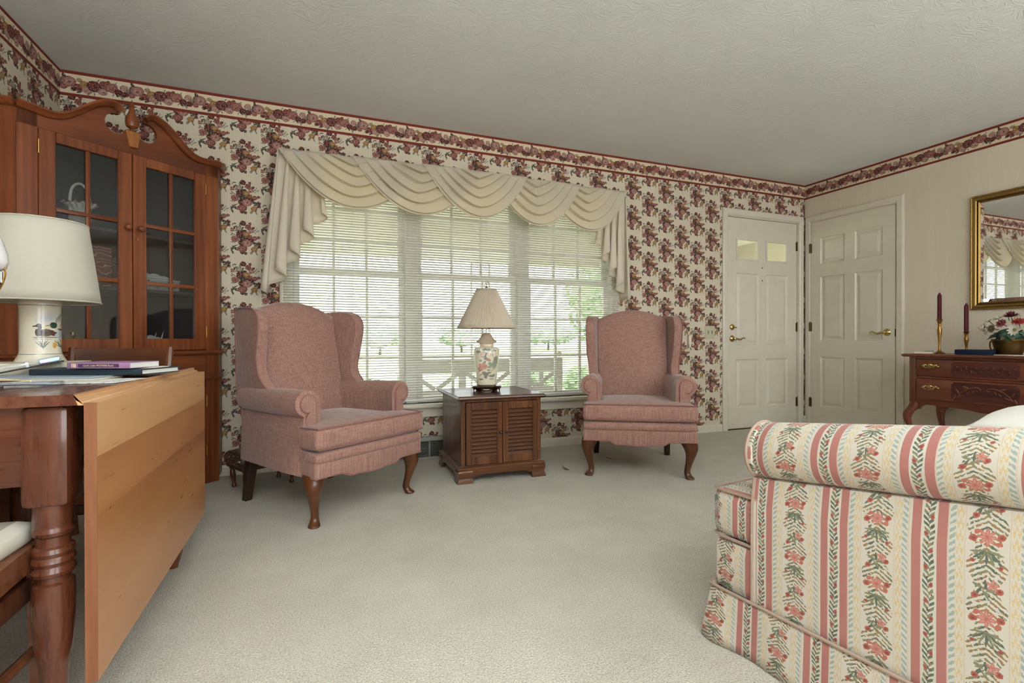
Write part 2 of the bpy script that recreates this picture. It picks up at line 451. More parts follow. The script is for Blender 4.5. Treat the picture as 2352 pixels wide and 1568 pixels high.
for k in range(5): leaf(-.036 + .012 * cos(k * 1.2), .052 + .012 * sin(k * 1.3), .02, .0055, 60 + 40 * k, GRY if k % 2 else GRN)
for k in range(4): leaf(.045 + .009 * k, -.026 - .007 * k, .022, .0055, -35 + 32 * k, DKG if k % 2 else GRN)
leaf(-.02, -.094, .013, .008, 20, DKR); leaf(-.002, -.096, .011, .008, -25, DKG); leaf(.03, -.09, .012, .006, 60, GRY); leaf(.055, -.09, .014, .004, -50, GRY)
leaf(.0, -.02, .045, .03, 30, DKR); leaf(-.02, .02, .034, .03, 10, DKG)
leaf(-.07, .078, .011, .004, 60, GRY); leaf(-.06, .084, .009, .004, 10, GRN); leaf(.06, .04, .02, .0022, 35, GRY); leaf(.052, .05, .018, .0022, 60, GRY); leaf(-.07, .02, .018, .0028, -30, GRN); leaf(-.07, -.03, .016, .003, 10, GRY)
fl = [(-.016, .088, .017, .015, RED, DKR), (.012, .066, .018, .016, ROS, RED), (.03, .044, .015, .015, PAL, ROS), (.022, .088, .009, .009, ROS, RED), (.04, .062, .009, .008, RED, DKR),
      (-.038, .054, .017, .014, PAL, GRY), (-.03, .024, .022, .018, RED, DKR), (.004, .022, .02, .016, YEL, OCH), (.022, .006, .014, .013, OCH, RED), (-.06, -.01, .022, .019, PNK, ROS),
      (.006, -.034, .028, .023, PAL, ROS), (-.02, -.07, .026, .022, PNK, RED), (.046, -.07, .018, .017, YEL, OCH), (.05, -.002, .014, .013, PNK, RED), (.072, .006, .009, .008, ROS, RED),
      (.072, -.03, .010, .008, RED, DKR), (.078, -.055, .010, .007, RED, DKR), (-.076, .045, .011, .011, PNK, OCH), (-.064, .06, .006, .009, RED, DKR), (.082, -.042, .004, .004, OCH, OCH), (-.08, .012, .006, .004, OCH, OCH)]
for f in fl: L.append((f[0], f[1], f[2], f[3], 0, f[4], f[5]))
for f in (fl[9], fl[10], fl[11]): L.append((f[0] + .002, f[1] + .001, .008, .007, 0, RED, ROS))
L = [(i_[0] * 1.05, i_[1] * 1.05, i_[2] * 1.06, i_[3] * 1.06) + tuple(i_[4:]) for i_ in L]
col = t.paint(base, P, L)
det = t.vor(P, 150, dim='2D'); inside = t.vm('LENGTH', t.map(P, sc=(1 / .092, 1 / .105, 1))) < 1.0
isbase = t.vm('DISTANCE', col, base) > .03
col = t.mix(t.m('MULTIPLY', isbase * det, .75, clamp=True), col, lin(62, 34, 30))
hl = (t.vor(t.vm('ADD', P, (.31, .17, 0)), 120, dim='2D') < .22)
col = t.mix(hl * isbase * .55, col, PAL)
spr = (t.vor(P0, 125, dim='2D') < .2) * (t.vm('LENGTH', t.map(P0, sc=(1 / .088, 1 / .112, 1))) < .95) * t.m('GREATER_THAN', t.noise(P0, 30, 1), .5)
col = t.mix(spr * (1.0 - isbase), col, GRY)
t.bsdf(col, .75, spec=.2); M['bouquet'] = t.mat

# border: u along, v 0..0.148
t = NT('rose_border_paper'); uv = t.co('UV'); u, vv, _ = t.sep(uv); PB = .33
lu = (t.m('FRACT', u / PB) - .5) * PB; P0 = t.comb(lu, vv, 0.)
wp = t.vm('SUBTRACT', t.noise(t.comb(u, vv, 0.), 70, 2, col=True), (.5, .5, .5)); P = t.vm('ADD', P0, t.vm('SCALE', wp, scale=.012))
base = t.mix(t.noise(uv, 30, 2), lin(202, 186, 156), lin(216, 202, 172)); L = []
random.seed(5)
for k in range(17):
    x = -.16 + k * .02; y = .074 + .012 * sin(x * 2 * pi / .165) + random.uniform(-.026, .026)
    L.append((x, y, random.uniform(.024, .034), random.uniform(.009, .014), random.uniform(-70, 70), random.choice([GRN, DKG, GRY, GRY])))
for k in range(10):
    L.append((random.uniform(-.15, .15), random.choice([.04, .108]) + random.uniform(-.01, .01), .014, .003, random.uniform(20, 160), GRY))
for x, y, r, a, b in [(-.125, .085, .029, PAL, ROS), (-.082, .06, .017, ROS, RED), (-.075, .1, .012, YEL, GRY), (-.05, .078, .02, YEL, OCH), (-.042, .048, .019, PAL, PNK), (-.005, .076, .03, ROS, DKR), (.036, .05, .02, PAL, PNK),
                      (.04, .098, .016, ROS, RED), (.078, .08, .027, PNK, ROS), (.112, .062, .016, RED, DKR), (.14, .092, .017, PAL, PNK), (.146, .055, .016, RED, DKR), (-.15, .052, .014, PNK, ROS), (-.1, .044, .01, RED, DKR), (.06, .112, .009, OCH, RED)]:
    L.append((x, y, r * 1.22, r * 1.05, 0, a, b)); L.append((x + .003, y - .002, r * .33, r * .3, 0, b if b is not GRY else OCH))
col = t.paint(base, P, L); isb = t.vm('DISTANCE', col, base) > .03
col = t.mix(t.m('MULTIPLY', isb * t.vor(P, 130, dim='2D'), .8, clamp=True), col, DKR)
col = t.mix((t.vor(t.vm('ADD', P, (.3, .1, 0)), 100, dim='2D') < .2) * isb * .5, col, PAL)
band = t.m('ADD', vv < .018, vv > .130)
col = t.mix(band, col, lin(116, 48, 38)); t.bsdf(col, .7, spec=.2); M['border'] = t.mat

# moire paper of the right wall
t = NT('moire_wallpaper'); uv = t.co('UV'); u, vv, _ = t.sep(uv)
m1 = t.noise(t.comb(u * 110.0, vv * 7.0, 0.), 1, 3, .6, 1.2); st = t.noise(t.comb(u * 16.0, vv * .4, 0.), 1, 2)
ln = t.m('GREATER_THAN', m1, .62); f = t.m('MULTIPLY', ln, t.m('GREATER_THAN', st, .5))
c = t.mix(t.m('MULTIPLY_ADD', f, .45, st * .5, clamp=True), lin(208, 195, 174), lin(224, 213, 195))
t.bsdf(c, t.m('MULTIPLY_ADD', f, -.15, .6), spec=.3); M['moire'] = t.mat

# pink woven upholstery
t = NT('dusty_rose_upholstery'); v = t.co('Object')
x, y, z = t.sep(v)
wv = t.noise(t.comb(x * 260.0, y * 260.0, z * 12.0), 1, 2) ; wh = t.noise(t.comb(x * 20.0, y * 20.0, z * 340.0), 1, 2)
f = wv * .6 + wh * .4
c = t.ramp(f, [(.28, lin(118, 84, 75)), (.5, lin(148, 111, 99)), (.72, lin(172, 137, 123))])
c = t.mix(t.noise(v, 4, 3), c, lin(172, 124, 108), 'MIX') if False else c
t.bsdf(c, .8, spec=.2, sheen=.35); M['rose'] = t.mat
M['rosepipe'] = plain('rose_piping', lin(136, 90, 82), .75, sheen=.3)

# curtain cloth: thin cloth lets the window light through
def cloth(name, c, c2, tr):
    t = NT(name); v = t.co(); x, y, z = t.sep(v)
    f = t.noise(t.comb(x * 160.0, y * 160.0, z * 160.0), 1, 2) * .5 + t.noise(v, 5, 2) * .5
    cc = t.mix(f, c, c2)
    p = t.bsdf(cc, .7, spec=.2, sheen=.3, link=False); tl = t.shader('ShaderNodeBsdfTranslucent', Color=lin(250, 228, 172))
    return t.end(t.mixsh(tr, p, tl))
M['swag'] = cloth('cream_sateen', lin(220, 216, 202), lin(233, 229, 217), .42)
M['jabot'] = cloth('cream_sateen_lined', lin(222, 212, 194), lin(232, 224, 208), .25)
M['linen'] = cloth('linen_shade', lin(192, 187, 172), lin(206, 202, 189), .16)
M['pleat'] = cloth('pleated_shade', lin(206, 194, 176), lin(220, 209, 193), .3)

# --- brocade of the sofa: uv in metres, u across the stripes
t = NT('floral_stripe_brocade'); uv = t.co('UV'); u, vv, _ = t.sep(uv); PS = .1825
su = t.m('FRACT', u / PS) * PS
IV = lin(214, 207, 194); PK = lin(190, 122, 112); TAN = lin(190, 172, 148)
weave = t.noise(t.comb(u * 700.0, vv * 700.0, 0.), 1, 2)
base = t.mix(weave, lin(186, 179, 166), lin(206, 200, 188))
wob = t.vm('SUBTRACT', t.noise(t.comb(u, vv, 0.), 160, 1, col=True), (.5, .5, .5))
def band_(a, b): return (su > a) * (su < b)
def tile(c, per, sh=0.):
    q = t.comb(su - c, (t.m('FRACT', vv / per + sh) - .5) * per, 0.)
    return t.vm('ADD', q, t.vm('SCALE', wob, scale=.0045))
SG, SD, BR, CO, PI_, RD = lin(120, 121, 96), lin(86, 96, 82), lin(138, 112, 78), lin(168, 100, 84), lin(186, 140, 130), lin(110, 52, 48)
mu = t.m('ABSOLUTE', su - .119)                       # distance from the bouquet axis
fuv = t.comb(u, vv, 0.); nz = t.noise(fuv, 150, 1); nz2 = t.noise(t.comb(mu, vv, 0.), 55, 1)
lc = t.ramp(nz2, [(.36, BR), (.46, SG), (.54, SD), (.62, BR)], 'CONSTANT')
ph = t.m('SINE', vv * (2 * pi / .065))
fern = (t.m('SINE', vv * (2 * pi / .0088) + mu * 430.0 + nz * 5.0) > .05) * (mu < (ph * .007 + .0235)) * (nz > .40)
fb = t.mix(fern, base, lc)
I = []
for k in range(7): a = -90 + (k - 3) * 27; I.append((.013 * cos(radians(a)), -.022 + .012 * sin(radians(a)), .0115, .0021, a, SD if k % 2 else SG))
for k in range(5): I.append((-.004 + .010 * cos(k * 1.25), .046 + .008 * sin(k * 1.25), .008, .0024, k * 72 + 20, SD if k % 2 else SG))
for x, y, r, c in [(.020, .003, .0065, RD), (-.020, -.004, .007, RD), (.017, -.008, .005, CO), (-.015, .008, .005, CO), (-.017, .034, .0062, RD), (.018, .048, .0062, RD), (.02, -.045, .004, RD), (-.021, -.04, .004, RD)]: I.append((x, y, r, r * .8, 30, c, CO))
for k in range(8): a = k * 45; I.append((.0072 * cos(radians(a)), .0072 * sin(radians(a)), .0078, .0029, a, PI_, CO))
I.append((0, 0, .0026, .0026, 0, CO))
for k in range(5): a = k * 72 + 15; I.append((.009 + .005 * cos(radians(a)), .055 + .005 * sin(radians(a)), .0055, .0025, a, PI_, CO))
col = t.mix(band_(.088, .150), base, t.paint(fb, tile(.119, .13), I))
vx = su - .0295 - t.m('SINE', vv * (2 * pi / .06)) * .0016; vm_ = t.m('ABSOLUTE', vx)
vine = (t.m('SINE', vv * (2 * pi / .0105) - vm_ * 520.0 + (vx > 0.0) * 2.2 + nz * 2.0) > -.25) * (vm_ < .0088)
vb = t.mix(vine, base, t.mix(nz2 > .5, SG, SD))
V = [(.0045, .014, .0036, .0050, -20, RD, CO), (-.0045, -.016, .0036, .0050, 20, RD, CO), (-.0015, .027, .0018, .0018, 0, RD), (.0055, -.003, .0016, .0016, 0, RD)]
col = t.mix(band_(.0165, .0425), col, t.paint(vb, tile(.0295, .06), V))
# blue and gold scroll bands (mirrored on both sides of the bouquet stripe)
sb = t.m('SINE', vv * (2 * pi / .012) + mu * 420.0 + nz * 4.0); sy = t.m('SINE', vv * (2 * pi / .021) + t.m('SINE', mu * 900.0) * 1.6)
blue = (mu > .047) * (mu < .0565) * (sb > .05); gold = (mu > .0345) * (mu < .0465) * (sy > -.1) * (t.noise(t.comb(u, vv, 0.), 330, 1) > .42)
col = t.mix(gold, col, lin(194, 172, 130)); col = t.mix(blue, col, lin(146, 158, 152))
tanl = t.m('ADD', (mu > .0312) * (mu < .0332), (mu > .0572) * (mu < .0592)); col = t.mix(t.m('MULTIPLY', tanl, .75, clamp=True), col, TAN)
pink = t.m('ADD', (su < .016), band_(.043, .0595)); pc = t.mix(weave, lin(148, 96, 88), lin(170, 116, 107))
col = t.mix(pink, col, pc)
t.bsdf(col, .75, spec=.25, sheen=.2); M['brocade'] = t.mat

# --- vase with a peacock and peonies (object xz of the vase, front is -y)
t = NT('peacock_porcelain'); v = t.co(); x, y, z = t.sep(v); q0 = t.comb(x, z, 0.)
wob = t.vm('SUBTRACT', t.noise(q0, 120, 2, col=True), (.5, .5, .5)); q = t.vm('ADD', q0, t.vm('SCALE', wob, scale=.008))
base = t.mix(t.noise(v, 8, 2), lin(212, 204, 178), lin(224, 216, 192)); I = []
TEAL, BLU, RDP, PKP, BLK = lin(40, 96, 100), lin(30, 62, 110), lin(150, 40, 44), lin(196, 112, 108), lin(26, 24, 26)
random.seed(11)
for k in range(12): I.append((-.05 + .0095 * k, .232 + .012 * sin(k * 2.1), .0022, .016, random.uniform(-8, 8), lin(190, 128, 112)))
for x_, y_ in [(-.046, .236), (-.01, .25), (.012, .246), (.045, .24)]: I.append((x_, y_, .014, .008, 10, TEAL))
I += [(.034, .225, .0015, .022, 18, BLK), (-.022, .205, .012, .003, 0, lin(150, 128, 118)), (.05, .165, .013, .045, -12, lin(96, 100, 84)), (.05, .19, .004, .014, 20, BLU), (.03, .155, .022, .012, -30, lin(60, 120, 92)), (.012, .185, .016, .009, -25, RDP), (-.006, .196, .009, .012, 10, BLU), (-.004, .215, .004, .014, -12, BLU), (.001, .226, .005, .003, 20, BLU),
      (-.034, .18, .008, .006, 0, TEAL), (-.012, .168, .014, .005, 40, TEAL), (-.034, .128, .016, .015, 0, PKP, RDP), (-.012, .142, .021, .019, 0, RDP, PKP), (-.036, .152, .01, .009, 0, PKP), (.016, .14, .012, .006, 30, TEAL), (.03, .125, .017, .014, 0, lin(212, 196, 168), lin(160, 140, 112)), (.012, .118, .01, .005, -20, TEAL), (-.04, .112, .009, .004, 20, BLK),
      (-.006, .095, .022, .011, -25, BLK), (.012, .1, .02, .006, 15, BLK), (-.004, .078, .01, .014, 10, BLK), (.03, .08, .018, .007, 0, BLK), (-.03, .06, .014, .004, 0, BLK), (.03, .062, .014, .003, 0, lin(90, 80, 70)), (.045, .088, .008, .006, 0, TEAL), (-.03, .09, .015, .004, 40, lin(120, 112, 100))]
pc = t.mix(.3, t.paint(base, t.map(q, loc=(0, -.02, 0), sc=(1.15, 1.12, 1)), I), base); col = t.mix(y < 0.0, base, pc)
col = t.mix((z > .034) * (z < .038), col, lin(150, 112, 48))
t.bsdf(col, .15, coat=.6, spec=.5); M['vase'] = t.mat

# --- cream lamp base with a pair of ducks (print sits where the lamp faces the room)
t = NT('duck_print_ceramic'); v = t.co(); x, y, z = t.sep(v); q0 = t.comb(x, z, 0.)
wob = t.vm('SUBTRACT', t.noise(q0, 90, 2, col=True), (.5, .5, .5)); q = t.vm('ADD', q0, t.vm('SCALE', wob, scale=.004))
q = t.map(q, loc=(-.017, 0, 0), sc=(1.36, 1, 1)); base = t.mix(t.noise(v, 7, 2), lin(206, 196, 176), lin(216, 208, 190)); I = []
DB, DG, RDK = lin(58, 44, 38), lin(30, 62, 52), lin(96, 96, 84)
I += [(.012, .147, .05, .024, 12, lin(170, 176, 178), lin(204, 198, 182)), (.03, .116, .045, .012, 0, lin(186, 178, 146), lin(205, 197, 176))]
for k in range(9): I.append((.036 + .006 * k, .14 + .004 * (k % 3), .0012, .022, -25 + 5 * k, RDK))
I += [(.0, .098, .03, .012, 3, DB, lin(92, 74, 62)), (-.024, .099, .012, .013, 0, DB), (-.02, .114, .006, .012, -12, DB), (-.024, .122, .010, .006, 5, DB), (-.037, .12, .009, .0022, 8, lin(40, 34, 32)),
      (.026, .099, .012, .012, 0, lin(84, 50, 44)), (.05, .105, .026, .008, -8, lin(196, 190, 184)), (.026, .109, .012, .0022, 0, IV), (.026, .123, .0125, .010, 0, DG), (.008, .122, .010, .0022, 4, lin(150, 122, 70)), (.056, .108, .018, .003, -12, DB), (.05, .09, .02, .01, 0, lin(176, 184, 190)), (0, .083, .045, .0018, 0, RDK), (-.01, .077, .034, .0015, 0, lin(150, 140, 128))]
for k in range(7): I.append((-.022 + .004 * k, .058 + .003 * (k % 2), .0014, .016, 50 - 16 * k, lin(74, 92, 78)))
for k in range(9): I.append((.04 + .004 * k, .056 + .003 * (k % 2), .0014, .02, 62 - 15 * k, lin(78, 96, 70)))
I += [(.03, .056, .007, .010, 0, lin(206, 152, 62)), (.056, .066, .008, .007, 0, lin(212, 182, 96)), (.06, .05, .009, .012, 0, lin(84, 116, 84))]
col = t.mix(y < 0.0, base, t.paint(base, q, I))
ln_ = t.m('ADD', (z > .0262) * (z < .0278), (z > .1885) * (z < .1902)); col = t.mix(ln_, col, lin(58, 78, 68))
t.bsdf(col, .28, coat=.4); M['duck'] = t.mat

# small prints
def dots(name, base, cols, sc=60):
    t = NT(name); v = t.co(); c = base
    d = t.vor(v, sc); rc = t.vor(v, sc, out='Color'); r, g, b = t.sep(rc)
    for k, cc in enumerate(cols): c = t.mix((d < .33) * (r > k / len(cols)) * (r < (k + 1) / len(cols)), c, cc)
    t.bsdf(c, .4); return t.mat
M['tin'] = dots('floral_tin', lin(178, 184, 186), [lin(168, 104, 92), lin(120, 134, 120), lin(200, 196, 188)], 46)
M['needle'] = dots('needlepoint', lin(58, 46, 40), [lin(186, 170, 150), lin(120, 60, 56), lin(92, 96, 80), lin(150, 130, 116)], 55)
t = NT('red_gilt_binding'); v = t.co(); n = t.wave(v, 9, 6, 2, 1.6, 'RINGS', 'X'); t.bsdf(t.mix(t.m('COMPARE', n, .5, .09), lin(104, 36, 36), lin(190, 160, 104)), .45); M['binding'] = t.mat
t = NT('striped_seat_cloth'); v = t.co(); x, y, z = t.sep(v); t.bsdf(t.mix(t.m('SINE', x * (2 * pi / .075)) > .0, lin(206, 200, 186), lin(156, 146, 128)), .8, spec=.2); M['stripecush'] = t.mat
t = NT('newsprint'); v = t.co(); x, y, z = t.sep(v); ln_ = (t.m('SINE', y * 900.0) > .2) * (t.noise(t.comb(x * 90.0, y * 8.0, 0.), 1, 2) > .45) * (t.m('SINE', x * 60.0) > -.8)
t.bsdf(t.mix(ln_ * .55, lin(224, 222, 216), lin(110, 110, 112)), .75); M['news'] = t.mat
# outdoors
t = NT('lawn_grass'); v = t.co(); t.bsdf(t.mix(t.noise(v, 3, 2), lin(176, 186, 140), lin(208, 214, 176)), .9, spec=.1, nrm=None); M['lawn'] = t.mat
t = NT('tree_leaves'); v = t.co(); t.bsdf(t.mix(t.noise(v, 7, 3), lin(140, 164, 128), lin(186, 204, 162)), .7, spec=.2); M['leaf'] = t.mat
t = NT('hazed_leaves'); v = t.co(); t.bsdf(t.mix(t.noise(v, 7, 3), lin(186, 204, 190), lin(212, 224, 208)), .7, spec=.2); M['leafhaze'] = t.mat  # haze toward the bright sky is put into this leaf colour
t = NT('bark'); v = t.co(); t.bsdf(t.mix(t.noise(v, 12, 4), lin(70, 58, 46), lin(116, 100, 82)), .9); M['bark'] = t.mat
t = NT('red_brick'); v = t.co(); n = t.N.new('ShaderNodeTexBrick'); t.lk(t.map(v, rot=(radians(90), 0, radians(90))), n.inputs['Vector']); n.inputs['Scale'].default_value = 1.0
n.inputs['Brick Width'].default_value = .2; n.inputs['Row Height'].default_value = .075; n.inputs['Mortar Size'].default_value = .008
for i_, c_ in zip((1, 2, 3), (lin(164, 92, 72), lin(186, 116, 92), lin(196, 184, 168))): n.inputs[i_].default_value = (*c_, 1)
t.bsdf(S(t, n.outputs[0]), .85); M['brick'] = t.mat
M['endgrain'] = wood('end_grain_wood', lin(74, 42, 26), lin(112, 68, 42), lin(146, 94, 60), 'z', 1.2, .5, .05)
M['ivorywelt'] = plain('ivory_welt', lin(158, 136, 120), .8)
M['rosepetal'] = plain('dusty_rose_petal', lin(158, 84, 88), .7)
M['redpetal'] = plain('burgundy_petal', lin(96, 20, 34), .7)
M['coralpetal'] = plain('coral_petal', lin(168, 62, 54), .7)
M['whitepetal'] = plain('white_petal', lin(226, 222, 204), .7)
M['brownpetal'] = plain('taupe_petal', lin(126, 104, 84), .75)
M['ochre'] = plain('flower_centre', lin(128, 104, 56), .8)
M['silkleaf'] = plain('silk_leaf', lin(54, 84, 64), .6)
M['pot'] = plain('tarnished_brass_pot', lin(112, 88, 50), .38, .9, bump=.2, bsc=30)
M['silver'] = plain('pewter', lin(120, 118, 112), .35, .9)

# ================================================================== STRUCTURE
def quad(p0, p1, p2, p3): return [p0, p1, p2, p3], [(0, 1, 2, 3)]
struct('floor', box(XL - .1, XR + .1, YF - .1, YB + .12, -.06, 0), M['carpet'], 'beige cut-pile carpet over the whole living room floor', 'floor', smooth=False)
struct('ceiling', box(XL - .1, XR + .1, YF - .1, YB + .12, H, H + .1), M['ceil'], 'off-white textured plaster ceiling', 'ceiling', smooth=False)
# window opening and door opening in the back wall
WX0, WX1, WZ0, WZ1 = -.155, 2.375, .40, 2.06
DX0, DX1, DZ1 = 3.645, 4.588, 2.05
def wall_cut(xs0, xs1, holes, thick, axis, plane, h=H):
    """boxes around rectangular holes; returns geo; wall runs along x (axis y) or y (axis x)"""
    gs = []; cur = xs0
    def bx(a0, a1, z0, z1):
        if a1 - a0 < 1e-4 or z1 - z0 < 1e-4: return
        p0, p1 = min(plane, plane + thick), max(plane, plane + thick)
        gs.append(box(a0, a1, p0, p1, z0, z1) if axis == 'y' else box(p0, p1, a0, a1, z0, z1))
    for a0, a1, z0, z1 in sorted(holes):
        bx(cur, a0, 0, h); bx(a0, a1, 0, z0); bx(a0, a1, z1, h); cur = a1
    bx(cur, xs1, 0, h); return join(*gs)
UX, UZ = -.4155 - CP / 2 - 40 * CP, 2.062 - RP / 2 - 20 * RP     # bouquet phase: column -.4155 is an even column
uvb = lambda x, y, z, n: (x - UX, z - UZ)
wall_back = struct('wall_back', wall_cut(XL - .1, XR + .1, [(WX0, WX1, WZ0, WZ1), (DX0, DX1, 0, DZ1)], .14, 'y', YB), M['bouquet'], 'window wall papered in cream with rose bouquets', 'wall', smooth=False, uv=uvb)
wall_left = struct('wall_left', box(XL - .1, XL, YF, YB, 0, H), M['bouquet'], 'left wall in the same bouquet paper, behind the corner cabinet', 'wall', smooth=False, uv=lambda x, y, z, n: (y + .03 - YB - UX, z - UZ))
wall_right = struct('wall_right', box(XR, XR + .1, YF, YB, 0, H), M['moire'], 'right wall in plain pinkish cream moire paper', 'wall', smooth=False, uv=lambda x, y, z, n: (y, z))
wall_rear = struct('wall_rear', wall_cut(XL - .1, XR + .1, [(-.4, 1.5, .6, 2.1), (2.2, 4.1, .6, 2.1)], -.12, 'y', YF), M['moire'], 'cream wall behind the viewer with two openings added for the fill lights', 'wall', smooth=False, uv=lambda x, y, z, n: (x, z))
def border(wall, path, ul):
    BZ = H - .148
    P = [Vector(p) for p in path]; V, UVs = [], []
    for (p, u_) in zip(P, ul):
        V += [(p.x, p.y, BZ), (p.x, p.y, H)]; UVs += [(u_, 0.), (u_, .148)]
    Fc = [(0, 2, 3, 1)]
    return obj('wallpaper_border', (V, Fc), M['border'], wall, smooth=False, uv=UVs)
border(wall_back, [(XL, YB - .0012, 0), (XR, YB - .0012, 0)], (0, XR - XL))
border(wall_left, [(XL + .0012, YF, 0), (XL + .0012, YB, 0)], (YF - YB, 0))
border(wall_right, [(XR - .0012, YB, 0), (XR - .0012, YF, 0)], (XR - XL, XR - XL + YB - YF))
# baseboards
BP = [(0, 0), (.013, 0), (.013, .052), (.009, .062), (.004, .068), (0, .068)]
def baseb(name, a, b, label): return struct(name, sweep([a, b], BP, side=1), M['paint'], label, 'baseboard', smooth=False)
bb1 = baseb('baseboard_back', (XL, YB, 0), (.50, YB, 0), 'white baseboard along the window wall left of the floor register')
obj('baseboard_run', sweep([(1.06, YB, 0), (DX0 - .07, YB, 0)], BP), M['paint'], bb1, smooth=False)
bb2 = baseb('baseboard_right', (XR, 2.72, 0), (XR, YF, 0), 'white baseboard along the plain right wall')
obj('corner_block', box(XR - .03, XR - .0, YB - .02, YB, 0, .085), M['paint'], bb2, smooth=False)
baseb('baseboard_left', (XL, YF, 0), (XL, YB, 0), 'white baseboard along the left wall')

# ---- triple window
trim = struct('trim_1', join(), None) if False else None
CAS = [(0, 0), (.062, 0), (.062, .011), (.05, .017), (.012, .017), (.004, .012), (0, .008)]
def casing(name, parent, pts, label=None, cat=None, nrm=(0, -1, 0), side=1):
    return struct(name, sweep(pts, CAS, up=nrm, side=side), M['paint'], label, cat, parent, smooth=False)
win_trim = casing('trim_1', None, [(WX0, YB, WZ0 - .01), (WX0, YB, WZ1), (WX1, YB, WZ1), (WX1, YB, WZ0 - .01)], 'white casing round the triple window', 'window trim', side=-1)
obj('window_stool', bev(box(WX0 - .085, WX1 + .085, YB - .055, YB + .135, WZ0 - .03, WZ0), .008, 2), M['paint'], win_trim)
obj('window_apron', bev(box(WX0 - .06, WX1 + .06, YB - .016, YB, WZ0 - .10, WZ0 - .03), .003, 1), M['paint'], win_trim)
obj('jamb_liner', join(box(WX0, WX0 + .014, YB, YB + .135, WZ0, WZ1), box(WX1 - .014, WX1, YB, YB + .135, WZ0, WZ1), box(WX0, WX1, YB, YB + .135, WZ1 - .014, WZ1)), M['paint_win'], win_trim, smooth=False)
MUL = [.66, 1.545]
for mx in MUL: obj('mullion', bev(box(mx - .045, mx + .045, YB + .02, YB + .13, WZ0, WZ1), .004, 1), M['paint_win'], win_trim)
edges = [WX0 + .014, MUL[0] - .045, MUL[0] + .045, MUL[1] - .045, MUL[1] + .045, WX1 - .014]
ZM = 1.35
pane_cache = {}
for k in range(3):
    x0, x1 = edges[2 * k], edges[2 * k + 1]
    wn = thing('window_%d' % (k + 1), ['left', 'middle', 'right'][k] + ' unit of the triple white sash window behind the blind', 'window', ((x0 + x1) / 2, YB + .07, WZ0), kind='structure')
    hw = (x1 - x0) / 2
    for nm, z0, z1, y0 in (('lower_sash', 0, ZM - WZ0 + .02, -.012), ('upper_sash', ZM - WZ0 - .02, WZ1 - .014 - WZ0, .024)):
        st = .042; rows = 3
        gs = [box(-hw, -hw + st, y0, y0 + .034, z0, z1), box(hw - st, hw, y0, y0 + .034, z0, z1), box(-hw + st, hw - st, y0, y0 + .034, z0, z0 + st), box(-hw + st, hw - st, y0, y0 + .034, z1 - st, z1)]
        iw, ih = 2 * hw - 2 * st, z1 - z0 - 2 * st
        for c in (1, 2): gs.append(box(-hw + st + iw * c / 3 - .009, -hw + st + iw * c / 3 + .009, y0 + .006, y0 + .028, z0 + st, z1 - st))
        for c in (1, 2): gs.append(box(-hw + st, hw - st, y0 + .007, y0 + .027, z0 + st + ih * c / rows - .009, z0 + st + ih * c / rows + .009))
        sash = obj(nm, join(*gs), M['paint_win'], wn, smooth=False)
        pw, ph = iw / 3, ih / 3
        key = (round(pw, 4), round(ph, 4))
        if key not in pane_cache: pane_cache[key] = me_new('pane', box(-pw / 2 + .004, pw / 2 - .004, -.0015, .0015, -ph / 2 + .004, ph / 2 - .004), M['glass'], False)
        for c in range(3):
            for r in range(3):
                obj('pane', pane_cache[key], None, sash, loc=(-hw + st + pw * (c + .5), y0 + .017, z0 + st + ph * (r + .5)))

# ---- front door (back wall) and closet door (right wall)
def panel_geo(x0, x1, z0, z1):
    """raised panel set in a recess, in the xz plane, face toward -y at y=0"""
    gs = []
    def ring(a, ya, b, yb):
        V = [(x0 + a, ya, z0 + a), (x1 - a, ya, z0 + a), (x1 - a, ya, z1 - a), (x0 + a, ya, z1 - a), (x0 + b, yb, z0 + b), (x1 - b, yb, z0 + b), (x1 - b, yb, z1 - b), (x0 + b, yb, z1 - b)]
        return V, [(i, (i + 1) % 4, 4 + (i + 1) % 4, 4 + i) for i in range(4)]
    gs.append(ring(0, 0, .010, .010)); gs.append(ring(.010, .010, .020, .012)); gs.append(ring(.020, .012, .048, .003))
    gs.append(([(x0 + .048, .003, z0 + .048), (x1 - .048, .003, z0 + .048), (x1 - .048, .003, z1 - .048), (x0 + .048, .003, z1 - .048)], [(0, 1, 2, 3)]))
    return join(*gs)
def slab(w, h, holes, th=.035):
    """door leaf with holes on its front; built of strips"""
    xs = sorted({0, w} | {a for q in holes for a in q[:2]}); zs = sorted({0, h} | {a for q in holes for a in q[2:4]})
    gs = []
    for i in range(len(xs) - 1):
        for j in range(len(zs) - 1):
            a, b, c, d = xs[i], xs[i + 1], zs[j], zs[j + 1]
            hole = next((q for q in holes if q[0] <= a + 1e-6 and q[1] >= b - 1e-6 and q[2] <= c + 1e-6 and q[3] >= d - 1e-6), None)
            if hole is None: gs.append(([(a, 0, c), (b, 0, c), (b, 0, d), (a, 0, d)], [(0, 1, 2, 3)]))
            if hole is None or not hole[4]: gs.append(([(a, th, c), (b, th, c), (b, th, d), (a, th, d)], [(3, 2, 1, 0)]))
    gs.append(([(0, 0, 0), (w, 0, 0), (w, th, 0), (0, th, 0), (0, 0, h), (w, 0, h), (w, th, h), (0, th, h)], [(0, 3, 2, 1), (4, 5, 6, 7), (1, 2, 6, 5), (3, 0, 4, 7)]))
    for q in holes:
        if q[4]: gs.append(([(q[0], 0, q[2]), (q[1], 0, q[2]), (q[1], 0, q[3]), (q[0], 0, q[3]), (q[0], th, q[2]), (q[1], th, q[2]), (q[1], th, q[3]), (q[0], th, q[3])], [(0, 1, 5, 4), (1, 2, 6, 5), (2, 3, 7, 6), (3, 0, 4, 7)]))
    return join(*gs)
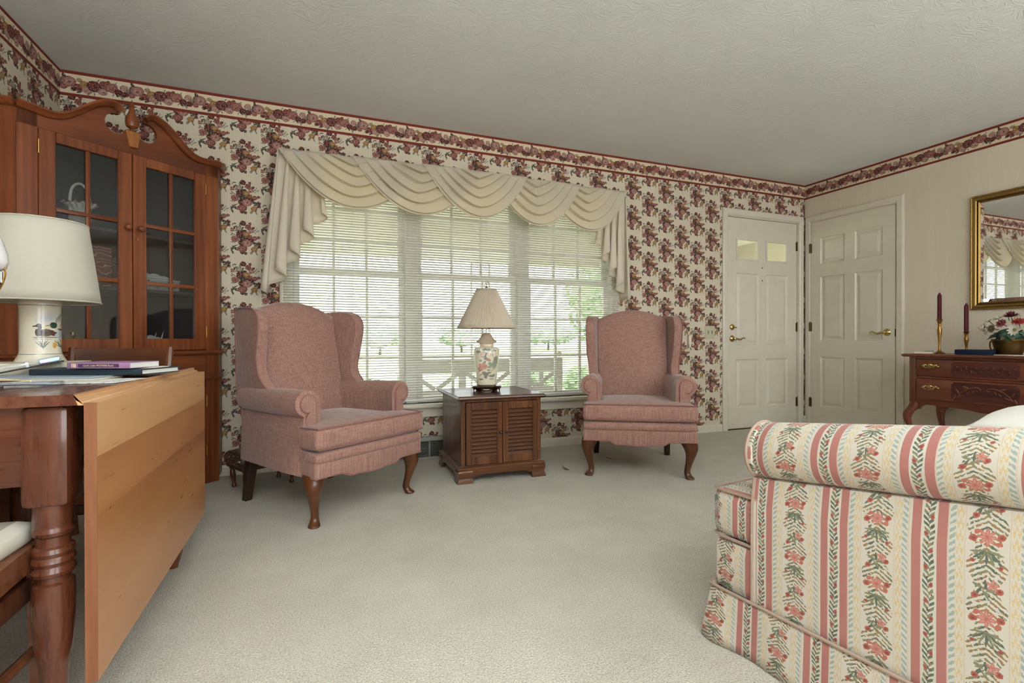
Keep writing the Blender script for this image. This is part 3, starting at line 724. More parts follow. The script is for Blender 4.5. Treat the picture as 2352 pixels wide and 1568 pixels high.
hinge_me = me_new('hinge', join(lathe([(.006, -.045), (.006, .045)], 10), box(-.016, .016, .001, .004, -.044, .044), lathe([(.004, .045), (.0065, .048), (.001, .054)], 8, cap=False)), M['hinge'])
def lever(parent, x, z, sgn):
    L_ = obj('door_lever', join(xf(lathe([(.0005, .019), (.012, .019), (.017, .016), (.024, .010), (.030, .006), (.032, 0)], 28, cap=False), (x, 0, z), (pi / 2, 0, 0)), xf(lathe([(.009, 0), (.009, .04), (.012, .044), (.0005, .05)], 14, cap=False), (x, 0, z), (pi / 2, 0, 0))), M['brass'], parent)
    pts = spline([(x, -.042, z), (x + sgn * .025, -.046, z - .003), (x + sgn * .055, -.046, z - .010), (x + sgn * .085, -.045, z + .002), (x + sgn * .105, -.044, z + .008), (x + sgn * .116, -.044, z + .001)], 6)
    n = len(pts); obj('handle_bar', join(tube(pts, [.010 - .0055 * (i / n) for i in range(n)], 10), xf(sphere(.0075), tuple(pts[-1]))), M['brass'], L_)
    return L_
DW, DH = .921, 2.03
d1 = thing('door_1', 'white front door with two small square lights and brass lever', 'door', (DX0 + .010, YB + .012, .008), kind='structure')
pc0, pc1, pc2, pc3 = .112, .408, .498, .794
FH = [(pc0, pc1, 1.62, 1.835, True), (pc2, pc3, 1.62, 1.835, True), (pc0, pc1, .80, 1.50, False), (pc2, pc3, .80, 1.50, False), (pc0, pc1, .19, .665, False), (pc2, pc3, .19, .665, False)]
obj('door_slab', slab(DW, DH, FH), M['paint'], d1, smooth=False)
for q in FH:
    if q[4]:
        gf = obj('light_frame', sweep([(q[0], 0, q[2]), (q[1], 0, q[2]), (q[1], 0, q[3]), (q[0], 0, q[3])], [(0, -.003), (.0, .006), (-.016, .006), (-.02, -.003)], up=(0, -1, 0), closed=True, side=1), M['paint'], d1, smooth=False)
        obj('pane', box(q[0], q[1], .016, .019, q[2], q[3]), M['glass'], gf, smooth=False)
    else: obj('panel', panel_geo(*q[:4]), M['paint'], d1, smooth=False)
for hz in (.22, .98, 1.80): obj('hinge', hinge_me, None, d1, loc=(DW + .003, -.006, hz))
for pz in (1.435, 1.56): obj('peephole', xf(lathe([(.0005, .002), (.006, .002), (.007, 0)], 12, cap=False), (.453, 0, pz), (pi / 2, 0, 0)), M['black'], d1)
lever(d1, .062, .865, 1)
db = obj('deadbolt', xf(lathe([(.0005, .014), (.018, .013), (.027, .006), (.029, 0)], 24, cap=False), (.062, 0, .975), (pi / 2, 0, 0)), M['brass'], d1)
obj('thumb_turn', xf(bbox(-.006, .034, -.03, -.012, -.005, .005, .003), (.062, 0, .975), (0, .15, 0)), M['oldbrass'], db)
obj('threshold', box(-.01, DW + .012, -.02, .06, -.008, .0), M['hinge'], d1, smooth=False)
dt = casing('trim_2', None, [(DX0, YB, 0), (DX0, YB, DZ1), (DX1, YB, DZ1), (DX1, YB, 0)], 'white casing round the front door', 'door trim', side=-1)
obj('jamb', join(box(DX0, DX0 + .008, YB, YB + .13, 0, DZ1), box(DX1 - .008, DX1, YB, YB + .13, 0, DZ1), box(DX0, DX1, YB, YB + .13, DZ1 - .009, DZ1), box(DX0 + .006, DX0 + .03, YB + .05, YB + .06, 0, DZ1), box(DX1 - .03, DX1 - .006, YB + .05, YB + .06, 0, DZ1), box(DX0, DX1, YB + .05, YB + .06, DZ1 - .03, DZ1)), M['paint'], dt, smooth=False)
# closet door on right wall (local x runs toward the camera, -y of the world)
CY0, CY1, CZ1 = 3.572, 2.785, 2.045
CWd = CY0 - CY1
d2 = thing('door_2', 'white six-panel closet door with brass lever on the right wall', 'door', (XR - .012, CY0, .010), -pi / 2, kind='structure')
a0, a1, a2, a3 = .10, .345, .44, .685
CHs = [(a, b, z0, z1, False) for (a, b) in ((a0, a1), (a2, a3)) for (z0, z1) in ((1.60, 1.86), (.84, 1.475), (.185, .68))]
obj('door_slab', slab(CWd, 2.022, CHs, .012), M['paint'], d2, smooth=False)
for q in CHs: obj('panel', panel_geo(*q[:4]), M['paint'], d2, smooth=False)
for hz in (.22, .98, 1.77): obj('hinge', hinge_me, None, d2, loc=(-.004, -.006, hz))
lever(d2, CWd - .065, .915, -1)
obj('strike_plate', box(CWd - .001, CWd + .004, -.002, .004, .88, .945), M['hinge'], d2, smooth=False)
casing('trim_3', None, [(XR, CY0 + .004, 0), (XR, CY0 + .004, CZ1), (XR, CY1 - .004, CZ1), (XR, CY1 - .004, 0)], 'white casing round the closet door', 'door trim', nrm=(-1, 0, 0), side=-1)

# ---- small wall fittings
sw = thing('switch_plate', 'almond double switch plate on the bouquet wall beside the front door', 'switch', (3.432, YB - .001, .932))
obj('plate', bev(box(-.057, .057, -.006, 0, -.06, .06), .004, 2), M['bisque'], sw)
for x in (-.022, .022):
    obj('toggle', xf(bbox(-.004, .004, -.012, 0, -.008, .008, .002), (x, -.006, .003), (.5, 0, 0)), M['bisque'], sw); obj('slot', box(x - .006, x + .006, -.0066, -.006, -.013, .013), M['black'], sw, smooth=False)
    for z in (-.034, .034): obj('screw', xf(lathe([(.0005, .0016), (.003, .001), (.0032, 0)], 10, cap=False), (x, -.006, z), (pi / 2, 0, 0)), M['bisque'], sw)
wx = thing('wall_holder', 'small pale tapered tube fixed on the bouquet wall beside the switch plate', 'ornament', (3.184, YB - .001, .79))
obj('tube_body', xf(lathe([(.0005, 0), (.009, .003), (.0135, .022), (.015, .05), (.015, .105), (.012, .11), (.006, .114), (.004, .128), (.0005, .13)], 20, cap=False), (0, -.017, 0)), M['waxpale'], wx)
obj('bracket', box(-.005, .005, -.008, 0, .05, .09), M['bisque'], wx, smooth=False)
rg = thing('floor_register', 'white baseboard heat register under the window beside the louvred end table', 'register', (.78, YB - .001, 0))
RW = .27
obj('frame', join(bbox(-RW, RW, -.035, 0, .125, .156, .004), box(-RW, -RW + .014, -.03, 0, 0, .126), box(RW - .014, RW, -.03, 0, 0, .126), box(-RW, RW, -.028, 0, 0, .008)), M['grille'], rg, smooth=False)
for x in (-.135, 0, .135): obj('divider', box(x - .005, x + .005, -.029, -.01, .008, .126), M['grille'], rg, smooth=False)
obj('back_plate', box(-RW + .014, RW - .014, -.006, -.002, .008, .126), M['black'], rg, smooth=False)
lm = me_new('louver', xf(box(-RW + .014, RW - .014, -.004, .004, -.0005, .0005), rot=(.15, 0, 0)), M['grille'], False)
for k in range(13): obj('louver', lm, None, rg, loc=(0, -.017, .014 + k * .0088))

# ---- outdoors: porch, lawn, planting
struct('ground_lawn', grid(lambda a, b: (-30 + 70 * a, 6.9 + 70 * b, -.35 - .4 * b + .25 * sin(a * 9) * b), 30, 30), M['lawn'], 'sunlit green lawn beyond the porch', 'lawn')
struct('porch_floor', box(-3, 9, YB + .14, 6.9, -.4, -.12), M['concrete'], 'grey concrete porch floor outside the window', 'porch', smooth=False)
pcl = thing('porch_ceiling', 'cream boarded porch ceiling outside the window', 'porch', (0, 0, 0), kind='structure')
bm_ = me_new('board', bev(box(-3, 9, -.098, .098, 0, .02), .006, 1), M['porchpaint'], False)
for k in range(14): obj('board', bm_, None, pcl, loc=(0, YB + .16 + .2 * k + .1, 2.42))
obj('roof_deck', box(-3.4, 9.4, YB + .14, 6.95, 2.45, 2.6), M['porchpaint'], pcl, smooth=False)
obj('fascia', box(-3.4, 9.4, 6.46, 6.62, 1.93, 2.45), M['porchpaint'], pcl, smooth=False)

# ================================================================== WINDOW DRESSING
BX0, BX1, BY = -.195, 2.405, 3.605
bl = thing('window_blind', 'wide white horizontal mini blind across the whole triple window', 'blind', ((BX0 + BX1) / 2, BY, .425))
hwb = (BX1 - BX0) / 2
def slat_geo():
    top = [(-.0125 + .025 * k / 4, .0022 * (1 - ((k - 2) / 2) ** 2)) for k in range(5)]
    prof = top + [(y, z - .0007) for y, z in reversed(top)]
    return loft([[(-hwb, y, z) for y, z in prof], [(hwb, y, z) for y, z in prof]])
smesh = me_new('slat', xf(slat_geo(), rot=(-.29, 0, 0)), M['vinyl'], True)
NS = 91
for k in range(NS): obj('slat', smesh, None, bl, loc=(0, 0, .028 + .01785 * k))
obj('bottom_rail', bbox(-hwb, hwb, -.012, .012, 0, .015, .003), M['vinyl'], bl)
obj('head_rail', bbox(-hwb, hwb, -.02, .02, .028 + .01785 * NS, .028 + .01785 * NS + .03, .003), M['vinyl'], bl)
for x in (-1.2, -.86, -.5, -.38, -.16, .12, .42, .52, .78, 1.02, 1.2):
    obj('ladder_cord', join(tube([(x, -.0135, .01), (x, -.0135, 1.66)], .0009, 5), tube([(x, .0135, .01), (x, .0135, 1.66)], .0009, 5)), M['cord'], bl)
wand = obj('tilt_wand', tube([(-1.235, -.022, 1.66), (-1.235, -.024, .62)], .0028, 6), M['clear'], bl)
for x, z in ((-.395, .98), (.62, .93)):
    lc = obj('lift_cord', tube([(x, -.02, 1.66), (x, -.021, z)], .0011, 5), M['cord'], bl); obj('cord_bell', xf(lathe([(.001, .02), (.004, .012), (.006, 0)], 10), (x, -.021, z - .018)), M['cord'], lc)

# swag valance
RZ, RY = 2.100, 3.53
val = thing('swag_valance', 'cream sateen valance of five overlapping swags above the window', 'valance', (1.105, RY, RZ))
obj('mounting_board', box(-1.31, 1.31, -.004, .115, -.03, .0), M['jabot'], val, smooth=False)
def swag(xl, xr, drop, yo, seed):
    W = (xr - xl) / 2; cx = (xl + xr) / 2 - 1.105; N = 5; rr = random.Random(seed); ph = [rr.uniform(-.03, .03) for _ in range(9)]
    def f(a, v):
        u = 2 * a - 1
        w_ = W * (.16 + .84 * v ** .9)
        k = v * N; fr = k - floor(k); i = int(floor(k)) % 9
        d = drop * (v ** 1.05)
        p = 1.08 + 1.0 * v
        au = abs(u)
        sag = (1 - au ** p)
        pt = .05 * (1 - v) * max(0, 1 - au * 2.2)          # pointed inner chevrons
        z = -d * sag - pt * d
        saw = (fr / .82 if fr < .82 else (1 - fr) / .18)
        if v > .985: saw = .6
        amp = (.030 * (1 - au ** 3) + .006) * (1 if v < .98 else .9)
        y = -.012 - .045 * v * (1 - u * u) - amp * saw + yo
        x = cx + u * w_ + ph[i] * W * (1 - au) * 1.4
        z += -.010 * saw * (1 - au ** 2)
        if v < .02: y = -.01 + yo
        return (x, y, z)
    g = grid(f, 40, 5 * 11)
    o = obj('swag', g, M['swag'], val, ang=75)
    md = o.modifiers.new('thick', 'SOLIDIFY'); md.thickness = .0018
    hem = [Vector(f(a / 40, 1.0)) + Vector((0, -.002, -.001)) for a in range(41)]
    obj('hem_cord', tube(hem, .0028, 6), M['jabot'], o)
swag(-.213, .72, .355, 0, 1); swag(1.63, 2.423, .362, 0, 5)
swag(.235, 1.13, .36, -.022, 2); swag(1.20, 1.972, .362, -.022, 4)
swag(.714, 1.504, .350, -.044, 3)
def jabot(name, x_in, x_out, z_in, z_out, lean, lab, n):
    o = thing(name, lab, 'curtain', (x_out, RY, RZ))
    def f(a, b):
        s = a * 1.16
        q = min(s, 1.0); zb = (z_in + (z_out - z_in) * q) - RZ
        z = zb * b
        amp = (.35 + .65 * b)
        x = (x_in - x_out) * (1 - q) * (1 - .12 * (1 - b)) + .052 * amp * sin(2 * pi * n * q) * (1 if x_in > x_out else -1)
        y = -.030 * amp * cos(2 * pi * n * q) + .012
        x += lean * b * q
        if s > 1: y = y + (s - 1) / .16 * (.105 - y)
        return (x, y, z)
    o1 = obj('pleated_cloth', grid(f, 150, 20), M['jabot'], o, ang=80)
    md = o1.modifiers.new('thick', 'SOLIDIFY'); md.thickness = .0016
    obj('hem', tube([f(a / 150, 1.0) for a in range(151)], .003, 6), M['swag'], o)
jabot('cascade_curtain', .045, -.213, 1.71, 1.172, -.075, 'long pleated cream cascade hanging left of the window', 4)
jabot('cascade_curtain', 2.17, 2.423, 1.70, 1.205, .012, 'pleated cream cascade hanging right of the window by the wing chair', 4)
hk = thing('curtain_hook', 'dark hook on the wall below the right curtain cascade', 'hook', (2.46, YB - .001, 1.165))
obj('hook_arm', tube(spline([(0, 0, 0), (-.02, -.03, .004), (-.05, -.045, .004), (-.06, -.04, .012)], 5), .003, 6), M['oldbrass'], hk); obj('rosette', xf(lathe([(.001, .006), (.010, .004), (.012, 0)], 14), (0, 0, 0), (pi / 2, 0, 0)), M['oldbrass'], hk)

# ================================================================== WING CHAIRS (front is -y)
def cabriole(h, r0, out=.014, seg=14, sq=.35):
    prof = [(1.0, 0., 1.05), (.9, .25, 1.02), (.8, .8, .90), (.68, 1.0, .72), (.55, .75, .56), (.42, .3, .45), (.3, -.15, .39), (.18, -.45, .37), (.1, -.2, .42), (.05, .35, .52), (.02, .6, .56), (0, .55, .5)]
    pts = spline([(a, b, c) for a, b, c in prof], 3); rings = []
    for p in pts:
        z, o, r = p.x * h, p.y * out, p.z * r0
        ring = []
        for k in range(seg):
            a = 2 * pi * k / seg; e = 1 + sq * max(0, (p.x - .6)) * (abs(cos(2 * a)) * -.25 + .2)
            ring.append((o + r * e * cos(a), -o + r * e * sin(a), z))
        rings.append(ring)
    return loft(list(reversed(rings)))
def wing_chair(label, loc, rotz):
    c = thing('wing_chair', label, 'armchair', loc, rotz, 'pink wing chairs')
    R_, Pp = M['rose'], M['rosepipe']
    # front legs, rear legs
    cl = cabriole(.245, .050)
    obj('front_leg', xf(cl, (.302, -.288, 0)), M['legwood'], c); obj('front_leg', xf(cl, (-.302, -.288, 0), sc=(-1, 1, 1)), M['legwood'], c)
    for s in (-1, 1):
        ring = lambda x, y, z, r: [(x - r, y - r, z), (x + r, y - r, z), (x + r, y + r, z), (x - r, y + r, z)]
        obj('rear_leg', bev(loft([ring(s * .262, .355, 0, .019), ring(s * .255, .31, .26, .026)]), .003, 1), M['darkleg'], c)
    # base frame with scalloped front rail
    hw = lambda y: .345 - .055 * max(0, (y + .33)) / .66
    pts = [(-.345, .315), (-.345, .232), (-.20, .232), (-.175, .228), (-.155, .214), (-.13, .208), (-.09, .212), (-.05, .206), (0, .203), (.05, .206), (.09, .212), (.13, .208), (.155, .214), (.175, .228), (.20, .232), (.345, .232), (.345, .315)]
    fr = bev(prism(pts, -.352, -.30, 'y'), .006, 2)
    body = [(-.345, -.31), (.345, -.31), (.285, .36), (-.285, .36)]
    seatf = obj('seat_frame', join(fr, prism(body, .232, .35, 'z')), R_, c)
    obj('front_roll', mp(puff(.694, .10, .056, .024, 0, 16, 4), lambda x, y, z: (x, y - .315, z + .326)), R_, c)
    obj('piping', join(tube([(-.338, -.30, .313), (-.346, -.352, .313), (.346, -.352, .313), (.338, -.30, .313)], .0042, 6), tube([(x, -.353, z + .003) for x, z in pts[1:-1]], .0036, 6)), Pp, seatf)
    # T seat cushion
    def tw(y): return .348 if y < -.235 else (.348 - (.348 - .242) * min(1, (y + .235) / .035))
    def shape(x, y, z):
        yy = y - .075; return (x * tw(yy) / .348, yy, z + .412 + .012 * (yy + .35) * -.6)
    cu = puff(.696, .60, .098, .020, .022, 30, 4)
    cush = obj('seat_cushion', mp(cu, shape), R_, c, ang=60)
    outl = []
    for (x, y) in [(-.340, -.292), (.340, -.292), (.340, -.17), (.332, -.155), (.232, -.125), (.232, .28), (-.232, .28), (-.232, -.125), (-.332, -.155), (-.340, -.17)]: outl.append((x, y - .075))
    for dz in (.047, -.046):
        obj('piping', tube([(x, y, .412 + dz + .004 - .0072 * (y + .35)) for x, y in outl], .0042, 6, closed=True), Pp, cush)
    # arms: rolled, with the outside panel below
    for s in (-1, 1):
        sec = [(.238, .30), (.236, .42), (.236, .54)]
        cx, cz, rr = .300, .562, .064
        sec += [(cx + rr * cos(radians(a)), cz + rr * sin(radians(a))) for a in range(180, -131, -15)]
        sec += [(.318, .505), (.330, .44), (.338, .30), (.340, .232), (.25, .232)]
        secr = list(reversed(sec)) if s > 0 else sec
        rings = []
        for y in (-.238, -.235, -.10, .05, .18, .30, .35):
            tap = 1 - .12 * max(0, y + .1) / .45; lift = .0 if y > -.1 else .006
            sh = 1.0 if y > -.236 else .985
            rings.append([(s * (x * tap * sh if z > .232 else x * tap), y, (.45 + (z - .45) * sh + (lift if z > .45 else 0)) if z > .24 else z) for x, z in secr])
        arm = obj('arm', loft(rings), R_, c, ang=50)
        pth = [(s * (cx + .041 * cos(radians(a))), -.243, cz + .006 + .041 * sin(radians(a))) for a in range(-110, 181, 12)]
        pth = pth + [(s * .259, -.243, .50), (s * .262, -.243, .36)]
        obj('piping', tube(pth, .004, 6), Pp, arm)
        pan = [(cx + .039 * cos(radians(a)), cz + .006 + .039 * sin(radians(a))) for a in range(-100, 181, 15)] + [(.262, .36), (.318, .36), (.312, .50)]
        obj('arm_facing', prism([(s * x, z) for x, z in pan], -.246, -.236, 'y'), R_, arm)
    # back with camel top
    def ztop(x): a = min(1, abs(x) / .235); return 1.088 - .062 * (a ** 2.2) * (1.15 - .15 * a)
    rings = []
    NV = 16
    for j in range(NV + 3):
        v = min(1, j / NV); e = max(0, j - NV)
        hwid = (.238 + .012 * v) * (1 - .05 * e); th = [.055, .042, .016][min(e, 2)] if j >= NV else .055
        yc = .205 + .135 * v + .02 * v * v
        ring = []
        n = 14
        for k in range(n + 1):
            x = -hwid + 2 * hwid * k / n; bul = .030 * (1 - (x / hwid) ** 2) * sin(pi * min(1, v * .9 + .1)); ring.append((x, -th - bul, v))
        for k in range(n + 1):
            x = hwid - 2 * hwid * k / n; ring.append((x, th, v))
        rr_ = []
        for x, y, vv_ in ring:
            zt = ztop(x); z = .36 + (zt - .36 - .012) * vv_ + [0, .008, .012][min(e, 2)]
            rr_.append((x, yc + y - .05 * 0, z))
        rings.append(rr_)
    obj('backrest', loft(rings), R_, c, ang=60)
    obj('outer_back', mp(bbox(-.29, .29, -.02, .02, .235, .99, .012, 2), lambda x, y, z: (x * (1 - .02 * (z - .2)), y + .335 + .055 * max(0, (z - .25)) / .8, z)), R_, c)
    # wings
    outl = sp2([(.385, .60), (.40, .80), (.412, 1.0), (.40, 1.035), (.33, 1.04), (.24, 1.037), (.17, 1.025), (.125, .985), (.118, .93), (.135, .84), (.150, .76), (.150, .70), (.125, .655), (.09, .625), (.09, .585), (.20, .56), (.36, .56)], 4, True)
    for s in (-1, 1):
        g = bev(prism(outl, 0, .052, 'x'), .018, 3, 40)
        def ws(x, y, z):
            fl_ = (.36 - y) * .14 * min(1, max(0, (z - .58) / .2))
            return (s * (.246 + x + fl_), y, z)
        g2 = mp(g, ws)
        if s < 0: g2 = flip(g2)
        wg = obj('wing', g2, R_, c, ang=50)
        po = [ws(.054, y, z) for y, z in outl if z > .60]
        k0 = max(range(len(po)), key=lambda i: (Vector(po[i]) - Vector(po[i - 1])).length)
        po = po[k0:] + po[:k0]
        obj('piping', tube(po, .0038, 6), Pp, wg)
    return c
wing_chair('pink upholstered wing chair on the left, seen from its side, beside the corner cabinet', (.073, 2.905, 0), atan2(.371, .519))
wing_chair('pink upholstered wing chair on the right, facing the viewer, near the front door', (2.05, 2.879, 0), atan2(-.327, .545))

# footstool behind the left chair
fs = thing('footstool', 'small needlepoint footstool with turned legs behind the left wing chair', 'footstool', (-.292, 3.33, 0), radians(-62))
obj('cushion', xf(puff(.26, .36, .075, .03, .012, 14, 4), (0, 0, .178)), M['needle'], fs, ang=70)
obj('frame', xf(bbox(-.115, .115, -.165, .165, -.012, .012, .004), (0, 0, .138)), M['legwood'], fs)
tl = lathe([(.0005, 0), (.012, .002), (.014, .012), (.010, .022), (.009, .03), (.013, .05), (.016, .075), (.014, .1), (.010, .112), (.016, .118), (.010, .124), (.015, .13), (.015, .14), (.0005, .14)], 14, cap=False)
for x in (-1, 1):
    for y in (-1, 1): obj('leg', xf(tl, (x * .085, y * .13, 0), (y * -.08, x * .08, 0)), M['legwood'], fs)

# ================================================================== END TABLE with louvred doors (front -y)
et = thing('end_table', 'dark wooden end table with louvred doors between the two wing chairs', 'side table', (1.083, 3.145, 0), radians(-1.0))
ew, ed = .262, .245     # half size of body
obj('body', join(box(-ew, -ew + .018, -ed, ed, .085, .505), box(ew - .018, ew, -ed, ed, .085, .505), box(-ew, ew, ed - .01, ed, .085, .505), box(-ew, ew, -ed, ed, .085, .10), box(-ew, ew, -ed + .02, -ed + .035, .1, .5)), M['walnut_z'], et, smooth=False)
obj('face_frame', join(bbox(-ew, -ew + .026, -ed - .006, -ed + .012, .09, .505, .002, 1), bbox(ew - .026, ew, -ed - .006, -ed + .012, .09, .505, .002, 1), bbox(-ew, ew, -ed - .006, -ed + .012, .488, .505, .002, 1)), M['walnut_z'], et)
TP = [(0, 0), (.012, .0), (.02, .004), (.023, .010), (.022, .016), (.014, .019), (.012, .024), (0, .024)]
hx, hy = ew + .006, ed + .006
obj('table_top', join(box(-hx, hx, -hy, hy, .503, .5265), sweep([(-hx, -hy, .503), (hx, -hy, .503), (hx, hy, .503), (-hx, hy, .503)], TP, closed=True, side=1)), M['walnut_x'], et, ang=25)
# plinth with ogee bracket feet
plx, ply = ew + .018, ed + .018
def foot_poly(L_):
    h = .085; a = L_
    half = [(-a, 0), (-a, .0), (-a + .085, 0), (-a + .082, .016), (-a + .072, .030), (-a + .085, .036), (-a + .10, .031), (-a + .115, .040), (-a + .15, .047)]
    return [(-a, h), (-a, 0)] + half[2:] + [(-x, z) for x, z in reversed(half[2:])] + [(a, 0), (a, h)]
def ogee(z): return .004 + .012 * exp(-((z - .008) / .018) ** 2) - .008 * exp(-((z - .03) / .016) ** 2) + .004 * exp(-((z - .06) / .02) ** 2)
def plinth_face(L_, y):
    g = prism(foot_poly(L_), y - .0, y + .02, 'y')
    bm = bmesh.new(); vs = [bm.verts.new(v) for v in g[0]]
    for f in g[1]: bm.faces.new([vs[i] for i in f])
    bm.verts.index_update(); out = [tuple(v.co) for v in bm.verts], [tuple(v.index for v in f.verts) for f in bm.faces]; bm.free(); return out
pg = plinth_face(plx, -ply); pgs = xf(plinth_face(ply, -plx), rot=(0, 0, -pi / 2))
pl_ = obj('plinth', join(pg, xf(pg, rot=(0, 0, pi)), pgs, xf(pgs, rot=(0, 0, pi))), M['walnut_x'], et, smooth=False)
obj('plinth_moulding', sweep([(-plx + .02, -ply + .02, .083), (plx - .02, -ply + .02, .083), (plx - .02, ply - .02, .083), (-plx + .02, ply - .02, .083)], [(0, 0), (.025, 0), (.027, .006), (.022, .012), (.012, .016), (.008, .022), (0, .024)], closed=True), M['walnut_x'], et, ang=25)
for sx in (-1, 1):
    for sy in (-1, 1):
        # flared ogee toe at each corner
        g = sweep([(sx * plx - sx * .085, sy * ply, 0), (sx * plx, sy * ply, 0), (sx * plx, sy * ply - sy * .085, 0)], [(-.004, 0), (.008, .001), (.007, .012), (.002, .026), (-.001, .038), (.004, .052), (.007, .066), (.003, .078), (-.004, .083)], side=-1 if sx * sy > 0 else 1)
        obj('bracket_foot', g, M['walnut_x'], pl_, ang=50)
for s, nm in ((-1, 'left'), (1, 'right')):
    x0, x1 = (-ew + .028, -.002) if s < 0 else (.002, ew - .028)
    y0 = -ed - .004; st = .034
    dz0, dz1 = .108, .486
    dr = obj('door', join(bbox(x0, x0 + st, y0 - .014, y0 + .004, dz0, dz1, .002, 1), bbox(x1 - st, x1, y0 - .014, y0 + .004, dz0, dz1, .002, 1), bbox(x0 + st, x1 - st, y0 - .014, y0 + .004, dz0, dz0 + .05, .002, 1), bbox(x0 + st, x1 - st, y0 - .014, y0 + .004, dz1 - .045, dz1, .002, 1)), M['walnut_z'], et)
    nl = 12; zz0, zz1 = dz0 + .05, dz1 - .045
    lme = me_new('louver', xf(bev(box(-(x1 - x0) / 2 + st - .001, (x1 - x0) / 2 - st + .001, -.0035, .0035, -.016, .016), .002, 1), rot=(-.62, 0, 0)), M['walnut_x'])
    for k in range(nl): obj('louver', lme, None, dr, loc=((x0 + x1) / 2, y0 - .004, zz0 + (zz1 - zz0) * (k + .5) / nl))
    kx = x1 - .017 if s < 0 else x0 + .017
    obj('knob', xf(lathe([(.004, 0), (.004, .008), (.009, .012), (.009, .018), (.005, .022), (.0005, .023)], 14, cap=False), (kx, y0 - .013, .30), (pi / 2, 0, 0)), M['ebony'], dr)
    hx_ = x0 if s < 0 else x1
    for hz in (.15, .445): obj('hinge', join(lathe([(.004, -.022), (.004, .022)], 8)), M['hinge'], dr, loc=(hx_, y0 - .014, hz))

# ---- peacock lamp on the end table
pl = thing('table_lamp', 'peacock porcelain lamp with pleated cream shade on the end table', 'lamp', (1.069, 3.165, .5265), radians(-20)); pl.scale = (1.28, 1.28, 1.15)
def rsq(r, z, n=24, p=3.2): return [(r * (abs(cos(a)) ** (2 / p)) * (1 if cos(a) >= 0 else -1), r * (abs(sin(a)) ** (2 / p)) * (1 if sin(a) >= 0 else -1), z) for a in [2 * pi * k / n for k in range(n)]]
stg = [loft([rsq(r, z, 24, 4) for r, z in [(.070, .016), (.076, .020), (.078, .026), (.072, .032), (.066, .034)]])]
for a in range(4):
    stg.append(xf(loft([[(-.012, -.010, 0), (.012, -.010, 0), (.012, .010, 0), (-.012, .010, 0)], [(-.009, -.008, .008), (.009, -.008, .008), (.009, .008, .008), (-.009, .008, .008)], [(-.018, -.012, .018), (.018, -.012, .018), (.018, .012, .018), (-.018, .012, .018)]]), (.058 * cos(pi / 4 + a * pi / 2), .058 * sin(pi / 4 + a * pi / 2), 0), (0, 0, pi / 4 + a * pi / 2)))
    stg.append(xf(tube([(-.03, -.066, .016), (-.012, -.066, .006), (.012, -.066, .006), (.03, -.066, .016)], .004, 6), rot=(0, 0, a * pi / 2)))
obj('stand', join(*stg), M['ebony'], pl)
vp = [(.046, .034), (.050, .036), (.052, .045), (.055, .09), (.061, .15), (.066, .20), (.068, .225), (.066, .243), (.058, .252), (.046, .256)]
obj('vase', loft([rsq(r, z) for r, z in vp]), M['vase'], pl, ang=60)
obj('neck', loft([rsq(r, z, 24, 2.6) for r, z in [(.042, .254), (.037, .258), (.037, .272), (.042, .276), (.053, .284), (.055, .288), (.040, .300), (.030, .315), (.024, .328), (.012, .334), (.012, .338)]]), plain('lid_porcelain', lin(206, 188, 164), .25, coat=.4), pl, ang=40)
obj('socket', lathe([(.005, .336), (.005, .372), (.014, .374), (.014, .42), (.0005, .42)], 14, cap=False), M['chrome'], pl)
NPL = 96
def shade(a, b):
    r = .152 - .100 * b; z = .365 + .225 * b; k = (int(round(a * NPL * 2)) % 2)
    rr = r + (.0022 if k else -.0012) * (1 - .3 * b); an = 2 * pi * a
    return (rr * cos(an), rr * sin(an), z)
sh = obj('lamp_shade', grid(shade, NPL * 2, 10, cu=True), M['pleat'], pl, ang=10)
sh.modifiers.new('thick', 'SOLIDIFY').thickness = .001
obj('shade_trim', join(tube([(.153 * cos(a), .153 * sin(a), .366) for a in [2 * pi * k / 48 for k in range(48)]], .0042, 6, closed=True), tube([(.053 * cos(a), .053 * sin(a), .59) for a in [2 * pi * k / 32 for k in range(32)]], .003, 6, closed=True), box(-.052, .052, -.0015, .0015, .586, .589), box(-.0015, .0015, -.052, .052, .586, .589)), M['pleat'], sh)
obj('harp', tube(spline([(-.012, 0, .40), (-.05, 0, .45), (-.045, 0, .53), (0, 0, .59), (.045, 0, .53), (.05, 0, .45), (.012, 0, .40)], 6), .0018, 6), M['brass'], pl)
obj('finial', join(lathe([(.006, .588), (.006, .598), (.009, .601), (.004, .606)], 12), xf(tube([(.011 * cos(a), 0, .619 + .014 * sin(a)) for a in [2 * pi * k / 24 for k in range(24)]], .003, 6, closed=True)), xf(tube([(0, .008 * cos(a), .619 + .011 * sin(a)) for a in [2 * pi * k / 20 for k in range(20)]], .0022, 6, closed=True))), M['chrome'], pl)

# ================================================================== CORNER CABINET (local x along the face, y into the corner)
CW = .927
cb = thing('corner_cabinet', 'tall cherry corner cabinet with glazed doors and swan-neck pediment', 'cabinet', (-1.264, 2.939, 0), radians(40))
CX, CYd, CZd = M['cherry_x'], M['cherry_y'], M['cherry_z']
pr = [(0, 0), (-.07, .058), (.378, .595), (.99, .078), (CW, 0)]
def wallpanel(a, b, z0, z1, th=.014):
    A, B = Vector((*a, 0)), Vector((*b, 0)); d = (B - A).normalized(); n = Vector((-d.y, d.x, 0)) * th
    poly = [(A.x, A.y), (B.x, B.y), (B.x + n.x, B.y + n.y), (A.x + n.x, A.y + n.y)]
    return prism(poly, z0, z1, 'z')
obj('side_panel', wallpanel(pr[1], pr[0], .03, 1.94), CZd, cb, smooth=False); obj('side_panel', wallpanel(pr[4], pr[3], .03, 1.94), CZd, cb, smooth=False)
